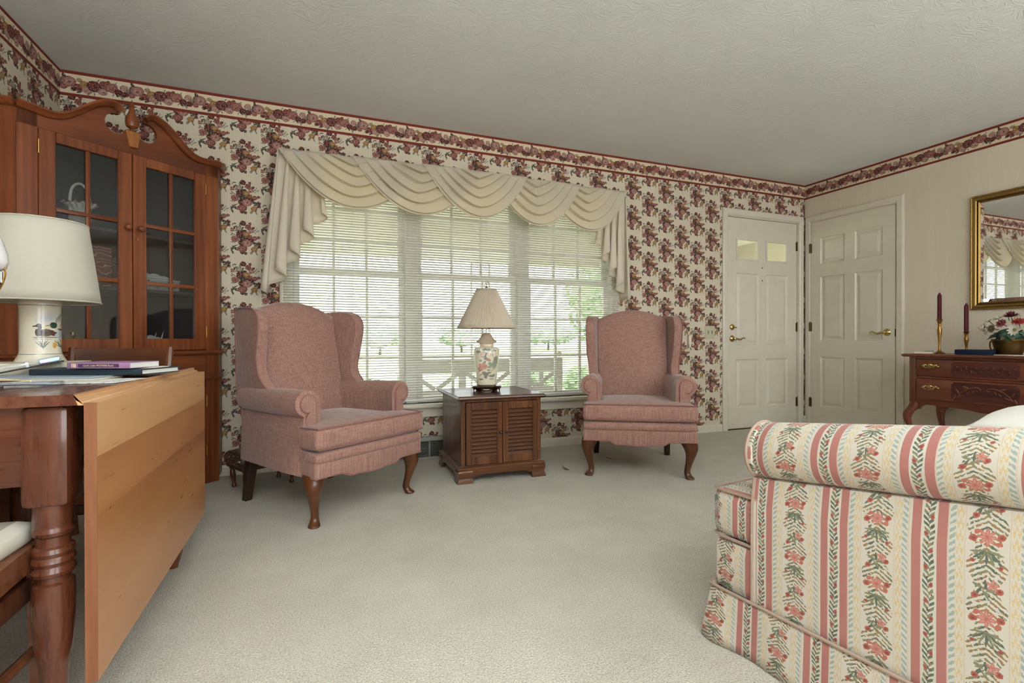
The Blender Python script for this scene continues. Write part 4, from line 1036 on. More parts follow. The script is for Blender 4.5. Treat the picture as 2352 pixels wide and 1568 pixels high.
obj('back_panel', join(wallpanel(pr[2], pr[1], .05, 1.93, -.01), wallpanel(pr[3], pr[2], .05, 1.93, -.01)), M['darkin'], cb, smooth=False)
inner = [(.012, .02), (-.05, .058), (.378, .57), (.97, .072), (CW - .012, .02)]
for z, nm in ((.05, 'bottom_board'), (.80, 'shelf'), (1.135, 'shelf'), (1.435, 'shelf'), (1.90, 'top_board')):
    obj(nm, prism(inner, z, z + .016, 'z'), CX if z < .9 else M['darkin'], cb, smooth=False)
SW = .079
for x0 in (0, CW - SW):
    obj('stile', bev(prism([(x0, 0), (x0 + SW, 0), (x0 + SW, .02), (x0, .02)], .0, 1.955, 'z'), .003, 1), CZd, cb)
# base skirt with bracket cut, rails
obj('base_rail', bev(prism([(SW, .10), (SW, .0), (SW + .06, 0), (SW + .09, .045), (CW / 2, .06), (CW - SW - .09, .045), (CW - SW - .06, 0), (CW - SW, 0), (CW - SW, .10)], 0, .02, 'y'), .002, 1), CX, cb)
obj('mid_rail', join(box(SW, CW - SW, 0, .02, .555, .585), box(SW, CW - SW, 0, .02, .655, .80)), CX, cb, smooth=False)
WP = [(0, 0), (.012, .002), (.018, .009), (.018, .016), (.010, .022), (0, .024)]
path_f = [(-.07, .058), (0, 0), (CW, 0), (.99, .078)]
def belt(z, nm, prof=WP): obj(nm, sweep([(x, y, z) for x, y in path_f], prof, side=1), CX, cb, ang=25)
belt(.783, 'waist_moulding'); belt(.632, 'lower_moulding', [(0, 0), (.010, .002), (.014, .009), (.010, .018), (0, .020)])
obj('drawer_front', bbox(SW + .004, CW - SW - .004, -.004, .016, .66, .778, .004), CX, cb)
# doors
DWd = (CW - 2 * SW) / 2
def gdoor(x0, s):
    z0, z1 = .812, 1.868; st = .064; br = .066; tr_ = .050; x1 = x0 + DWd - .002
    ww = DWd - .002; y0, y1 = -.004, .018
    fr = [bbox(x0, x0 + st, y0, y1, z0, z1, .003, 1), bbox(x1 - st, x1, y0, y1, z0, z1, .003, 1), bbox(x0 + st, x1 - st, y0, y1, z0, z0 + br, .003, 1), bbox(x0 + st, x1 - st, y0, y1, z1 - tr_, z1, .003, 1)]
    dr = obj('glazed_door', join(*fr), CZd, cb)
    gx0, gx1, gz0, gz1 = x0 + st, x1 - st, z0 + br, z1 - tr_
    xm = (gx0 + gx1) / 2
    obj('muntin', bbox(xm - .010, xm + .010, y0 + .003, y1 - .004, gz0, gz1, .004, 2), CZd, dr)
    zr = [1.182, 1.498]
    for z in zr: obj('muntin', bbox(gx0, gx1, y0 + .002, y1 - .005, z - .011, z + .011, .004, 2), CX, dr)
    zz = [gz0] + zr + [gz1]
    for a, b in ((gx0, xm), (xm, gx1)):
        for k in range(3): obj('pane', box(a, b, .010, .0125, zz[k], zz[k + 1]), M['cabglass'], dr, smooth=False)
    kx = x1 - .028 if s < 0 else x0 + .028
    obj('door_knob', xf(lathe([(.007, 0), (.006, .010), (.010, .016), (.016, .022), (.017, .028), (.012, .035), (.0005, .038)], 18, cap=False), (kx, y0, 1.47), (pi / 2, 0, 0)), CZd, dr)
    if s > 0: obj('keyhole', join(xf(lathe([(.0005, .0015), (.004, .001), (.0045, 0)], 12, cap=False), (kx - .006, y0, 1.418), (pi / 2, 0, 0)), box(kx - .008, kx - .004, y0 - .0012, y0, 1.406, 1.416)), M['oldbrass'], dr)
    hx = x0 if s < 0 else x1
    for hz in (.92, 1.78): obj('hinge', lathe([(.0045, -.032), (.0045, .032)], 8), M['oldbrass'], dr, loc=(hx, y0 - .002, hz))
gdoor(SW, -1); gdoor(SW + DWd + .002, 1)
for k, x0 in ((0, SW), (1, SW + DWd + .002)):
    x1 = x0 + DWd - .002; z0, z1 = .105, .552
    dr = obj('lower_door', join(bbox(x0, x0 + .06, -.004, .016, z0, z1, .003, 1), bbox(x1 - .06, x1, -.004, .016, z0, z1, .003, 1), bbox(x0 + .06, x1 - .06, -.004, .016, z0, z0 + .06, .003, 1), bbox(x0 + .06, x1 - .06, -.004, .016, z1 - .06, z1, .003, 1)), CZd, cb)
    obj('panel', bev(box(x0 + .055, x1 - .055, .002, .014, z0 + .055, z1 - .055), .006, 1), CZd, dr)
    hx = x0 if k == 0 else x1
    for hz in (.20, .50): obj('hinge', lathe([(.0045, -.032), (.0045, .032)], 8), M['oldbrass'], dr, loc=(hx, -.006, hz))
    obj('door_knob', xf(lathe([(.007, 0), (.006, .010), (.016, .022), (.017, .028), (.0005, .038)], 16, cap=False), (x1 - .028 if k == 0 else x0 + .028, -.004, .40), (pi / 2, 0, 0)), CZd, dr)
# swan-neck pediment board
mid = CW / 2
neckR = sp2([(CW - mid + .0, 1.955), (.41, 1.951), (.34, 1.946), (.29, 1.962), (.245, 1.998), (.195, 2.045), (.145, 2.082), (.10, 2.098), (.072, 2.092), (.056, 2.072)], 5)
neckR = [(mid, 1.955) if i == 0 else (min(a, mid), b) for i, (a, b) in enumerate(neckR)]
holeR = [(.070 + .052 * cos(radians(a)), 2.004 + .052 * sin(radians(a))) for a in range(100, -171, -15)]
half = neckR + [(.058, 2.058)] + holeR + [(.034, 1.985)]
poly = [(mid + a, z) for a, z in half] + [(mid - a, z) for a, z in reversed(half)]
poly = [(CW, 1.868)] + poly + [(0, 1.868)]
obj('pediment_board', prism(poly, 0, .02, 'y'), CX, cb, smooth=False)
CP_ = [(0, 0), (-.012, .0), (-.022, .006), (-.028, .016), (-.036, .022), (-.036, .030), (0, .030)]
def neck_mould(sgn):
    P = [(mid + sgn * a, z) for a, z in neckR]; rings = []
    for i, (x, z) in enumerate(P):
        a, b = P[max(0, i - 1)], P[min(len(P) - 1, i + 1)]; tx, tz = b[0] - a[0], b[1] - a[1]; l = sqrt(tx * tx + tz * tz); nx, nz = -tz / l, tx / l
        if nz < 0 and i < len(P) - 4: nx, nz = -nx, -nz
        elif sgn > 0: nx, nz = (tz / l, -tx / l)
        else: nx, nz = (-tz / l, tx / l)
        rings.append([(x + nx * (d - .02), e_, z + nz * (d - .02)) for e_, d in CP_])
    return loft(rings)
for s in (1, -1): obj('neck_moulding', neck_mould(s), CX, cb, ang=40)
for pth in ([(-.07, .058, 1.935), (0, 0, 1.935)], [(CW, 0, 1.935), (.99, .078, 1.935)]):
    obj('return_moulding', sweep(pth, [(0, 0), (.012, .0), (.022, .006), (.028, .016), (.036, .022), (.036, .030), (0, .030)]), CX, cb, ang=25)
obj('plinth_block', bev(prism([(mid - .037, 1.985), (mid + .037, 1.985), (mid + .020, 1.900), (mid - .020, 1.900)], -.020, .022, 'y'), .003, 1), wood('plinth_wood', lin(96, 54, 26), lin(150, 92, 46), lin(180, 118, 66), 'z', 1.4), cb)
obj('finial', xf(lathe([(.0005, 1.983), (.012, 1.985), (.010, 1.998), (.014, 2.004), (.026, 2.012), (.030, 2.026), (.030, 2.056), (.026, 2.066), (.018, 2.082), (.011, 2.105), (.010, 2.115), (.015, 2.121), (.011, 2.128), (.006, 2.142), (.0005, 2.158)], 20, cap=False), (mid, .0, 0)), CZd, cb, ang=30)

# ---- things inside the cabinet
def cabpos(x, y, z): a = radians(40); return (-1.264 + x * cos(a) - y * sin(a), 2.939 + x * sin(a) + y * cos(a), z)
bk = thing('porcelain_basket', 'cream porcelain basket with ruffled pink rim on the top cabinet shelf', 'basket', cabpos(.285, .13, 1.4512), radians(40)); bk.scale = (.80, .80, .80)
def bfn(a, b):
    r = [.035, .045, .058, .062, .050, .046, .062, .085][min(7, int(b * 7.001))]; an = 2 * pi * a; z = .155 * b
    if b > .8: r += .010 * sin(14 * an) * (b - .8) * 5; z += .008 * cos(14 * an) * (b - .8) * 5
    return (r * cos(an), r * sin(an), z)
o = obj('bowl', grid(bfn, 84, 7, cu=True), plain('cream_porcelain', lin(214, 206, 186), .25, coat=.5), bk, ang=70); o.modifiers.new('s', 'SOLIDIFY').thickness = .003
obj('ruffled_rim', tube([(Vector(bfn(k / 84, 1.0))) for k in range(84)], .0028, 5, closed=True), M['rosepetal'], bk)
obj('handle', tube(spline([(-.05, 0, .10), (-.052, 0, .17), (-.040, 0, .25), (0, 0, .285), (.040, 0, .25), (.052, 0, .17), (.05, 0, .10)], 6), .0085, 8), plain('cream_handle', lin(214, 206, 186), .25, coat=.5), bk)
def book(name, label, cat, loc, rz, w, d, h, m, upright=True, grp=None):
    b = thing(name, label, cat, loc, rz, grp)
    obj('cover', join(box(-w / 2, -w / 2 + .003, -d / 2, d / 2, 0, h), box(w / 2 - .003, w / 2, -d / 2, d / 2, 0, h), bbox(-w / 2, w / 2, -d / 2 - .002, -d / 2 + .003, 0, h, .0015, 1)), m, b)
    obj('pages', box(-w / 2 + .003, w / 2 - .003, -d / 2 + .003, d / 2 - .004, .003, h - .003), M['paper2'], b, smooth=False); return b
book('bound_book', 'large red book with gilt scrolls on the middle cabinet shelf', 'book', cabpos(.335, .14, 1.1512), radians(40), .12, .15, .21, M['binding'])
book('bound_book', 'slim red gilt book beside the cabinet door stile', 'book', cabpos(.425, .12, 1.1512), radians(40), .03, .13, .16, M['binding'])
tn = thing('floral_tin', 'pale floral tin box with a white cloth on the middle cabinet shelf', 'box', cabpos(.615, .13, 1.1512), radians(40))
obj('box_body', bbox(-.125, .125, -.06, .06, 0, .065, .01, 3), M['tin'], tn); obj('lid_rim', bbox(-.127, .127, -.062, .062, .06, .068, .004), plain('tin_rim', lin(206, 204, 198), .3), tn)
lc = thing('lace_cloth', 'crumpled white lace cloth on top of the floral tin', 'cloth', cabpos(.60, .13, 1.2205), radians(40))
rr_ = random.Random(4)
obj('folds', grid(lambda a, b: ((a - .5) * .24, (b - .5) * .11, .001 + .04 * max(0, sin(pi * a) ** .5 * sin(pi * b) ** .5) * (.45 + .35 * sin(a * 17 + b * 5) + .2 * sin(b * 13 + a * 9)) + (.03 * exp(-((a - .15) / .12) ** 2) * sin(pi * b))), 30, 14), M['linen_white'], lc, ang=60)
shl = thing('seashells', 'group of white spiky seashells on the lowest glazed shelf', 'shells', cabpos(.575, .10, .816), radians(40))
for k, (x, z, r) in enumerate([(-.05, .02, .022), (-.02, .024, .026), (.02, .03, .03), (.055, .038, .026)]):
    pts = []
    g = sphere(r, 14, 10); rr_ = random.Random(k)
    g = mp(g, lambda x_, y_, z_: (x_ * (1 + .3 * sin(9 * atan2(y_, x_ + 1e-6))), y_, z_ * (1.2 + .5 * (z_ > .5 * r))))
    obj('shell', join(xf(g, (x, 0, r * 1.1)), xf(lathe([(.012, 0), (.006, .03), (.0005, .05 + .012 * k)], 8, cap=False), (x + .012, 0, r * .9), (0, .25, 0))), M['shell'], shl)
cg = thing('crystal_bowl', 'small cut glass bowl low in the left cabinet door', 'bowl', cabpos(.345, .11, .816), radians(40))
obj('glass_body', lathe([(.02, 0), (.022, .004), (.010, .012), (.012, .02), (.032, .035), (.038, .06), (.036, .06), (.029, .036), (.0005, .022)], 18, cap=False), M['clear'], cg)
cs = thing('brass_candlestick', 'small dark brass candlestick low in the left cabinet door', 'candlestick', cabpos(.245, .11, .816), radians(40))
obj('stick', lathe([(.0005, 0), (.03, .001), (.03, .006), (.014, .012), (.008, .02), (.014, .035), (.016, .045), (.007, .055), (.007, .07), (.013, .08), (.010, .095), (.016, .1), (.0005, .1)], 18, cap=False), M['oldbrass'], cs)
sm = thing('silver_dish', 'tiny silver dish edge on the top shelf of the right cabinet door', 'dish', cabpos(.545, .07, 1.4512), radians(40))
obj('dish', lathe([(.012, 0), (.014, .003), (.03, .012), (.034, .016), (.032, .0165), (.0005, .005)], 20, cap=False), M['chrome'], sm)

# ================================================================== DINING TABLE (drop leaf), world aligned
TZ = .757
TY0, TY1, TX1, TX0 = 1.303, 2.407, -.458, -1.06
tb = thing('dining_table', 'drop-leaf dining table with hanging honey-coloured leaf and turned legs', 'table', ((TX0 + TX1) / 2, (TY0 + TY1) / 2, 0))
hx, hy = (TX1 - TX0) / 2, (TY1 - TY0) / 2
# top with rule-joint edge on both long sides
th = .023
rj = [(0, TZ), (hx - .010, TZ), (hx - .010, TZ - .010), (hx - .004, TZ - .011), (hx + .002, TZ - .015), (hx + .006, TZ - .023), (0, TZ - .023)]
tp = rj + [(-x, z) for x, z in reversed(rj[1:-1])]
obj('table_top', prism(tp, -hy, hy, 'y'), M['table_y'], tb, smooth=False)
edge = [(hx - .012, TZ + .0006), (hx - .0095, TZ - .001), (hx - .0095, TZ - .010), (hx - .004, TZ - .0105), (hx + .003, TZ - .015), (hx + .0068, TZ - .0228), (hx - .004, TZ - .0228)]
obj('edge_moulding', prism(edge, -hy - .0006, hy + .0006, 'y'), M['honey_pale'], tb, smooth=False)
for s in (1, -1):
    lf = thing('drop_leaf', None, None); lf.parent = tb
    lx0 = hx + .006; lt = .022
    zt, zb = TZ - .018, .148
    hs = [.115, .125, .12, .115, None]; z = zt
    for k, h in enumerate(hs):
        z0 = zb if h is None else z - h
        if s > 0 or k < 9:
            cut = .0
            pg = [(-hy, z), (-hy, z0), (hy, z0), (hy, z)]
            if h is None: pg = [(-hy, z), (-hy, z0), (hy - .03, z0), (hy, z0 + .03), (hy, z)]
            g = prism(pg, s * lx0, s * (lx0 + lt), 'x')
            obj('board', g, M['honey_pale'] if k == 0 else M['honey_y'], lf, smooth=False)
        z = z0
    obj('end_grain', prism([(s * lx0, zt), (s * (lx0 + lt), zt), (s * (lx0 + lt), zb), (s * lx0, zb)], -hy - .0012, -hy - .0001, 'y'), M['endgrain'], lf, smooth=False)
# apron
ay, ax = hy - .05, hx - .09
for y_ in (-hy + .03, hy - .05): obj('apron', box(-hx + .05, hx - .055, y_, y_ + .02, TZ - .19, TZ - .024), M['table_x'], tb, smooth=False)
for x_ in (hx - .075, -hx + .055): obj('apron', box(x_, x_ + .02, -hy + .05, hy - .05, TZ - .19, TZ - .024), M['table_y'], tb, smooth=False)
LP = [(.0005, 0), (.020, .0), (.022, .012), (.034, .040), (.041, .065), (.040, .080), (.030, .092), (.024, .105), (.022, .125), (.026, .17), (.033, .22), (.0365, .27), (.0375, .32), (.036, .352), (.030, .356), (.030, .368), (.036, .371), (.0385, .379), (.036, .388), (.035, .391), (.0385, .400), (.036, .409), (.035, .411), (.038, .420), (.0355, .429), (.030, .433), (.029, .452), (.034, .456), (.0365, .464), (.034, .472), (.0335, .474), (.0345, .48), (.0345, .525), (.0005, .53)]
leg_l = lathe(LP, 32, cap=False)
for x in (-1, 1):
    for y in (-1, 1):
        bl_ = bev(box(-.041, .041, -.041, .041, .52, TZ - .024), .012, 2)
        lg = obj('leg', xf(leg_l, (x * (hx - .068), y * (hy - .058), 0)), M['table_z'], tb, ang=30)
        obj('leg_block', xf(bl_, (x * (hx - .068), y * (hy - .058), 0)), M['table_z'], lg)
obj('gate_leg', xf(leg_l, (hx - .05, hy - .16, 0), sc=(.8, .8, 1.0)), M['table_z'], tb, ang=30)

# ---- things on the table
def flat(name, label, cat, pts, z0, z1, m, group=None, rnd=0.001):
    cx = sum(p[0] for p in pts) / len(pts); cy = sum(p[1] for p in pts) / len(pts)
    o = obj(name, bev(prism([(a - cx, b - cy) for a, b in pts], 0, z1 - z0, 'z'), min(rnd, (z1 - z0) * .3), 1), m, loc=(cx, cy, z0))
    return tag(o, label, cat, group)
def rect(cx, cy, w, d, a): return [(cx + (u * w / 2) * cos(a) - (v * d / 2) * sin(a), cy + (u * w / 2) * sin(a) + (v * d / 2) * cos(a)) for u, v in ((-1, -1), (1, -1), (1, 1), (-1, 1))]
TT = TZ + .0008
flat('newspaper', 'printed sheet of newspaper lying on the dining table near the front edge', 'paper', rect(-.610, 1.70, .28, .16, radians(-12)), TT, TT + .0022, M['news'])
flat('letter_sheet', 'cream letter sheets under the dark teal book', 'paper', rect(-.72, 1.84, .32, .13, radians(-16)), TT, TT + .003, M['paper2'])
flat('blue_folder', 'thin blue-grey folder beneath the dark teal book on the left', 'folder', rect(-.74, 1.87, .34, .13, radians(-17)), TT + .0034, TT + .0068, M['paperblue'])
gb = thing('teal_book', 'flat dark teal book lying under the mauve book', 'book', (-.613, 1.949, TT + .0072), radians(-21.5))
obj('cover', join(box(-.170, .170, -.085, .085, 0, .003), box(-.170, .170, -.085, .085, .015, .018), bbox(-.170, .170, -.087, -.082, 0, .018, .002)), M['green_book'], gb)
obj('pages', box(-.166, .166, -.083, .082, .003, .015), M['paper'], gb, smooth=False)
flat('envelope', 'white envelope sticking out right of the mauve book', 'envelope', rect(-.520, 1.93, .13, .07, radians(-19)), TT + .0262, TT + .0276, M['paper'])
flat('note_card', 'small cream card under the mauve book', 'card', rect(-.56, 1.93, .22, .09, radians(-24)), TT + .0256, TT + .0260, M['paper2'])
flat('folded_letter', 'white folded letter on the table right of the teal book', 'paper', rect(-.508, 2.10, .09, .06, radians(-10)), TT, TT + .004, M['paper'])
pb = thing('mauve_book', 'mauve paperback with printed spine on top of the teal book', 'book', (-.580, 1.898, TT + .0280), radians(-21.5))
obj('cover', join(box(-.094, .094, -.062, .062, 0, .0015), box(-.094, .094, -.062, .062, .0165, .018), bbox(-.094, .094, -.0635, -.060, 0, .018, .0015)), M['purple'], pb)
obj('pages', box(-.0925, .093, -.061, .061, .0015, .0165), M['paper'], pb, smooth=False)
obj('spine_panel', box(-.060, .062, -.0640, -.0634, .0035, .0140), M['purpledk'], pb, smooth=False)
for x in (-.078, -.073, -.068): obj('spine_ornament', box(x - .0016, x + .0016, -.0641, -.0634, .0035, .0145), M['giltink'], pb, smooth=False)
def text(name, s, size, m, parent, loc, rot):
    cu = bpy.data.curves.new(name, 'FONT'); cu.body = s; cu.size = size; cu.extrude = .0001; cu.align_x = 'CENTER'; cu.align_y = 'CENTER'
    tmp = bpy.data.objects.new(name, cu); COL.objects.link(tmp); dg = bpy.context.evaluated_depsgraph_get(); dg.update()
    me = bpy.data.meshes.new_from_object(tmp.evaluated_get(dg)); bpy.data.objects.remove(tmp); me.materials.clear(); me.materials.append(m)
    return obj(name, me, None, parent, loc=loc, rot=rot)
text('spine_title', "God's Little PROVERB Book", .0078, M['giltink'], pb, (.001, -.0643, .0086), (pi / 2, 0, 0))
# clear plastic clamshell packages
def clam(name, label, loc, rz, w, d, h, tilt):
    o = thing(name, label, 'package', loc, rz); o.rotation_euler = (tilt[0], tilt[1], rz)
    obj('plastic_tray', bev(box(-w / 2, w / 2, -d / 2, d / 2, .004, h), .004, 2), M['clear'], o)
    obj('backing_card', box(-w / 2 - .003, w / 2 + .003, -d / 2 - .003, d / 2 + .003, 0, .0035), M['black'], o, smooth=False)
    obj('label_end', bev(box(w / 2 - .055, w / 2 - .004, -d / 2 + .001, d / 2 - .001, .005, h - .001), .003, 1), M['irid'], o)
    obj('divider', box(w / 2 - .085, w / 2 - .078, -d / 2 + .002, d / 2 - .002, .004, h - .002), M['milk'], o, smooth=False); return o
clam('clear_package', 'long clear plastic package with an iridescent end in front of the duck lamp', (-.838, 1.992, .782), radians(22), .18, .05, .022, (0, -.22, 0))
cl2 = thing('gift_pouch', 'flat clear sleeve with green foil and gold cord at the near table edge', 'package', (-.700, 1.555, TT + .001), radians(8))
obj('sleeve', bev(box(-.14, .11, -.045, .05, 0, .008), .003, 1), M['clear'], cl2); obj('green_filling', mp(puff(.11, .05, .012, .005, .003, 8, 2), lambda x, y, z: (x - .075, y - .01, z + .009)), M['emerald'], cl2)
obj('silver_card', box(-.14, .10, -.046, .0, .0085, .0095), M['paperblue'], cl2, smooth=False); obj('gold_cord', tube(spline([(-.10, .03, .014), (-.04, .045, .018), (.02, .03, .014), (.055, .0, .012)], 6), .0018, 6), M['giltink'], cl2)
# box that carries the lamp, and the duck lamp
LX, LY = -.862, 2.15
flat('flat_box', 'flat cream box under the duck lamp', 'box', rect(LX - .06, LY - .01, .34, .22, radians(4)), TT, .797, M['paper2'], rnd=.003)
dl = thing('table_lamp', 'cream lamp painted with ducks under a large linen drum shade', 'lamp', (LX, LY, .7975), radians(22))
obj('base', lathe([(.0005, 0), (.065, .0), (.066, .004), (.062, .012), (.057, .022), (.054, .032), (.053, .045), (.053, .175), (.0535, .184), (.0548, .192), (.0548, .205), (.0525, .209), (.0005, .209)], 48, cap=False), M['duck'], dl, ang=40)
obj('neck', lathe([(.02, .208), (.018, .216), (.008, .22), (.008, .25), (.016, .252), (.016, .29), (.0005, .29)], 16, cap=False), M['oldbrass'], dl)
def drum(a, b): r = .160 - .034 * b; an = 2 * pi * a; return (r * cos(an), r * sin(an), .203 + .266 * b)
ds = obj('lamp_shade', grid(drum, 64, 8, cu=True), M['linen'], dl, ang=60); ds.modifiers.new('s', 'SOLIDIFY').thickness = .0014
for b_ in (0, 1): obj('shade_binding', tube([drum(k / 64, b_) for k in range(64)], .0026, 6, closed=True), M['linen'], ds)
obj('spider', join(tube([(-.125, 0, .466), (.125, 0, .466)], .0016, 5), tube([(0, -.125, .466), (0, .125, .466)], .0016, 5), tube([(0, 0, .29), (0, 0, .466)], .003, 6)), M['oldbrass'], ds)
# milk-glass lamp at the frame edge
ml = thing('milk_glass_lamp', 'white milk glass lamp with chrome collar at the left frame edge', 'lamp', (-.692, 1.457, TT)); ml.scale = (.70, .70, 1.17)
obj('foot', lathe([(.0005, 0), (.055, 0), (.056, .008), (.03, .018), (.012, .03), (.010, .10), (.014, .11), (.010, .12), (.010, .20), (.022, .205), (.0005, .206)], 24, cap=False), M['chrome'], ml)
obj('collar', lathe([(.052, .205), (.056, .207), (.056, .228), (.05, .232), (.0005, .232)], 28, cap=False), M['chrome'], ml)
obj('glass_shade', lathe([(.05, .230), (.064, .234), (.0695, .246), (.068, .262), (.058, .285), (.044, .305), (.030, .315), (.026, .313), (.04, .303), (.054, .283), (.064, .262), (.0655, .247), (.05, .236)], 32, cap=False), M['milk'], ml, ang=60)
obj('pull_loop', tube(spline([(.064, .0, .236), (.066, 0, .222), (.056, 0, .2), (.03, 0, .17), (.012, 0, .15)], 6), .0028, 6), M['oldbrass'], ml)

# ---- dining chairs (front is +y)
def dchair(label, loc, rz):
    c = thing('dining_chair', label, 'chair', loc, rz, 'dining chairs at the drop-leaf table')
    W_ = M['dchair']
    seat = [(-.19, -.20), (.19, -.20), (.225, .17), (.205, .21), (-.205, .21), (-.225, .17)]
    obj('seat_frame', bev(prism(sp2(seat, 4, True), .385, .435, 'z'), .008, 2), W_, c)
    cu = puff(.42, .39, .05, .02, .014, 14, 4)
    obj('seat_cushion', mp(cu, lambda x, y, z: (x * (1 + .18 * y), y + .003, z + .455)), M['stripecush'], c, ang=60)
    for s in (-1, 1):
        obj('front_leg', loft([[(s * .214 + a * r, .205 + b * r, z) for a, b in ((-1, -1), (1, -1), (1, 1), (-1, 1))] for z, r in ((0, .014), (.39, .019))]), W_, c, smooth=False)
        obj('back_post', tube(spline([(s * .175, -.235, 0), (s * .178, -.20, .25), (s * .18, -.19, .44), (s * .182, -.215, .65), (s * .185, -.255, .835)], 5), [.016] * 21, 8), W_, c)
        obj('side_stretcher', bbox(s * .195 - .009, s * .195 + .009, -.21, .205, .30, .35, .004), W_, c); obj('lower_stretcher', tube([(s * .178, -.205, .19), (s * .21, .20, .19)], .011, 8), W_, c)
    obj('front_stretcher', bbox(-.185, .185, .06, .078, .17, .21, .004), W_, c)
    def rail(z0, z1, bow, y): return loft([[(x, y - bow * (1 - (x / .18) ** 2) + t_, z) for t_, z in ((-.009, z0), (.009, z0), (.009, z1), (-.009, z1))] for x in [-.178 + .356 * k / 10 for k in range(11)]])
    obj('crest_rail', rail(.755, .832, .03, -.245), W_, c, ang=30); obj('back_rail', rail(.60, .65, .025, -.212), W_, c, ang=30)
    return c
dchair('dining chair with striped cushion tucked under the near end of the table', (-.785, 1.215, 0), 0)
dchair('dining chair at the far end of the table with its crest rail toward the cabinet', (-.83, 2.56, 0), pi)

# ================================================================== SOFA: local x = width to the right, local y = forward (front +y)
a_s = atan2(.139, .990)
sf = thing('sofa', 'floral striped sofa with rolled arms in the right foreground', 'sofa', (1.104, 1.005, 0), a_s)
SWD, SDP = 2.52, .95            # outer width, depth behind the arm front
BRO = M['brocade']
U0 = -.1688                      # stripe phase: first pink stripe .1688 m behind arm front
def uvm(fn): return fn
def setuv(g, fn): return [fn(*v) for v in g[0]]
# outside arm: panel + roll as one section swept front to back, top rises toward the back
def arm(x0, s, nm='arm'):
    """x0 outer plane; s=+1 for the arm whose outside faces -x"""
    sec = [(.0, .150), (.0, .30), (.001, .42), (.012, .492)]
    cx, cz, r = .050, .566, .076
    lip = [(cx + r * cos(radians(a)), cz + r * sin(radians(a))) for a in range(252, -49, -12)]
    sec = sec + lip + [(.120, .49), (.122, .40), (.122, .25)]
    arc = [0.]
    for i in range(1, len(sec)): arc.append(arc[-1] + sqrt((sec[i][0] - sec[i - 1][0]) ** 2 + (sec[i][1] - sec[i - 1][1]) ** 2))
    rings, uvs = [], []
    NYs = 26
    for j in range(NYs + 1):
        yb = SDP * j / NYs
        lift = .125 * yb
        ring = []
        for (x, z), al in zip(sec, arc):
            zz = z + lift * max(0, min(1, (z - .15) / .33))
            pu = 0.
            if j == 0 and z > .5: pu = .006
            ring.append((x0 + s * (x + pu * (.062 - x) / .07), -yb, zz)); uvs.append((yb + U0 + .1825 * 3 + (.010 if z > .495 else 0.), al + .03))
        rings.append(ring)
    g = loft(rings, cap=False, closed=False)
    if s > 0: g = flip(g)
    A = obj(nm, g, BRO, sf, ang=50, uv=uvs)
    # front facing of the arm
    face = [(x0 + s * x, z) for x, z in sec]
    fv = prism(face, -.004, .010, 'y')
    obj('arm_facing', bev(fv, .004, 1), BRO, A, uv=lambda x, y, z, n: (x + .04, z))
    obj('welt', tube([(x0 + s * x, .011, z) for x, z in sec[:-2]], .005, 6), M['ivorywelt'], A)
    # seam under the roll
    return A
arm(0, 1); arm(SWD, -1)
# deck, seat cushions, back, skirt
fd = .137                        # front of seat ahead of arm front
deck = mp(puff(SWD - .004, fd + .74, .150, .022, 0, 22, 5), lambda x, y, z: (x + SWD / 2, y + fd - (fd + .74) / 2 + .0, z + .222))
def duv(x, y, z, n):
    if abs(n.x) > .6: return (-y + U0 + .1825 * 3 + .02, z)
    return (x + .05, z if abs(n.y) > .5 else y)
obj('seat_deck', mp(deck, lambda x, y, z: (max(x, .125) if y < -.012 and x < .2 else (min(x, SWD - .125) if y < -.012 and x > SWD - .2 else x), y, z)), BRO, sf, ang=60, uv=duv)
cw = (SWD - .0) / 3
for k in range(3):
    x0, x1 = k * cw + .004, (k + 1) * cw - .004
    cu = puff(x1 - x0, fd + .70, .140, .030, .020, 26, 5)
    yc = fd - (fd + .70) / 2 + .012
    def cs_(x, y, z, k=k, x0=x0, x1=x1, yc=yc):
        X, Y = x + (x0 + x1) / 2, y + yc
        if k == 0 and Y < -.006: X = max(X, .128 + (.0 if Y < -.03 else .0))
        if k == 2 and Y < -.006: X = min(X, SWD - .128)
        return (X, Y, z + .368)
    g = mp(cu, cs_)
    c_ = obj('seat_cushion', g, BRO, sf, ang=60, uv=lambda x, y, z, n: ((-y + .075 + .1825 * 3, z + .02) if abs(n.x) > .6 else (x + .03, (z if abs(n.y) > .6 else y + .3))))
    if k == 0:
        for z in (.4345, .3015): obj('welt', tube([(.135, -.004, z), (.012, -.004, z), (.006, .0, z), (.006, fd - .02, z), (.02, fd + .006, z), (x1 - .02, fd + .006, z)], .0045, 6), M['ivorywelt'], c_)
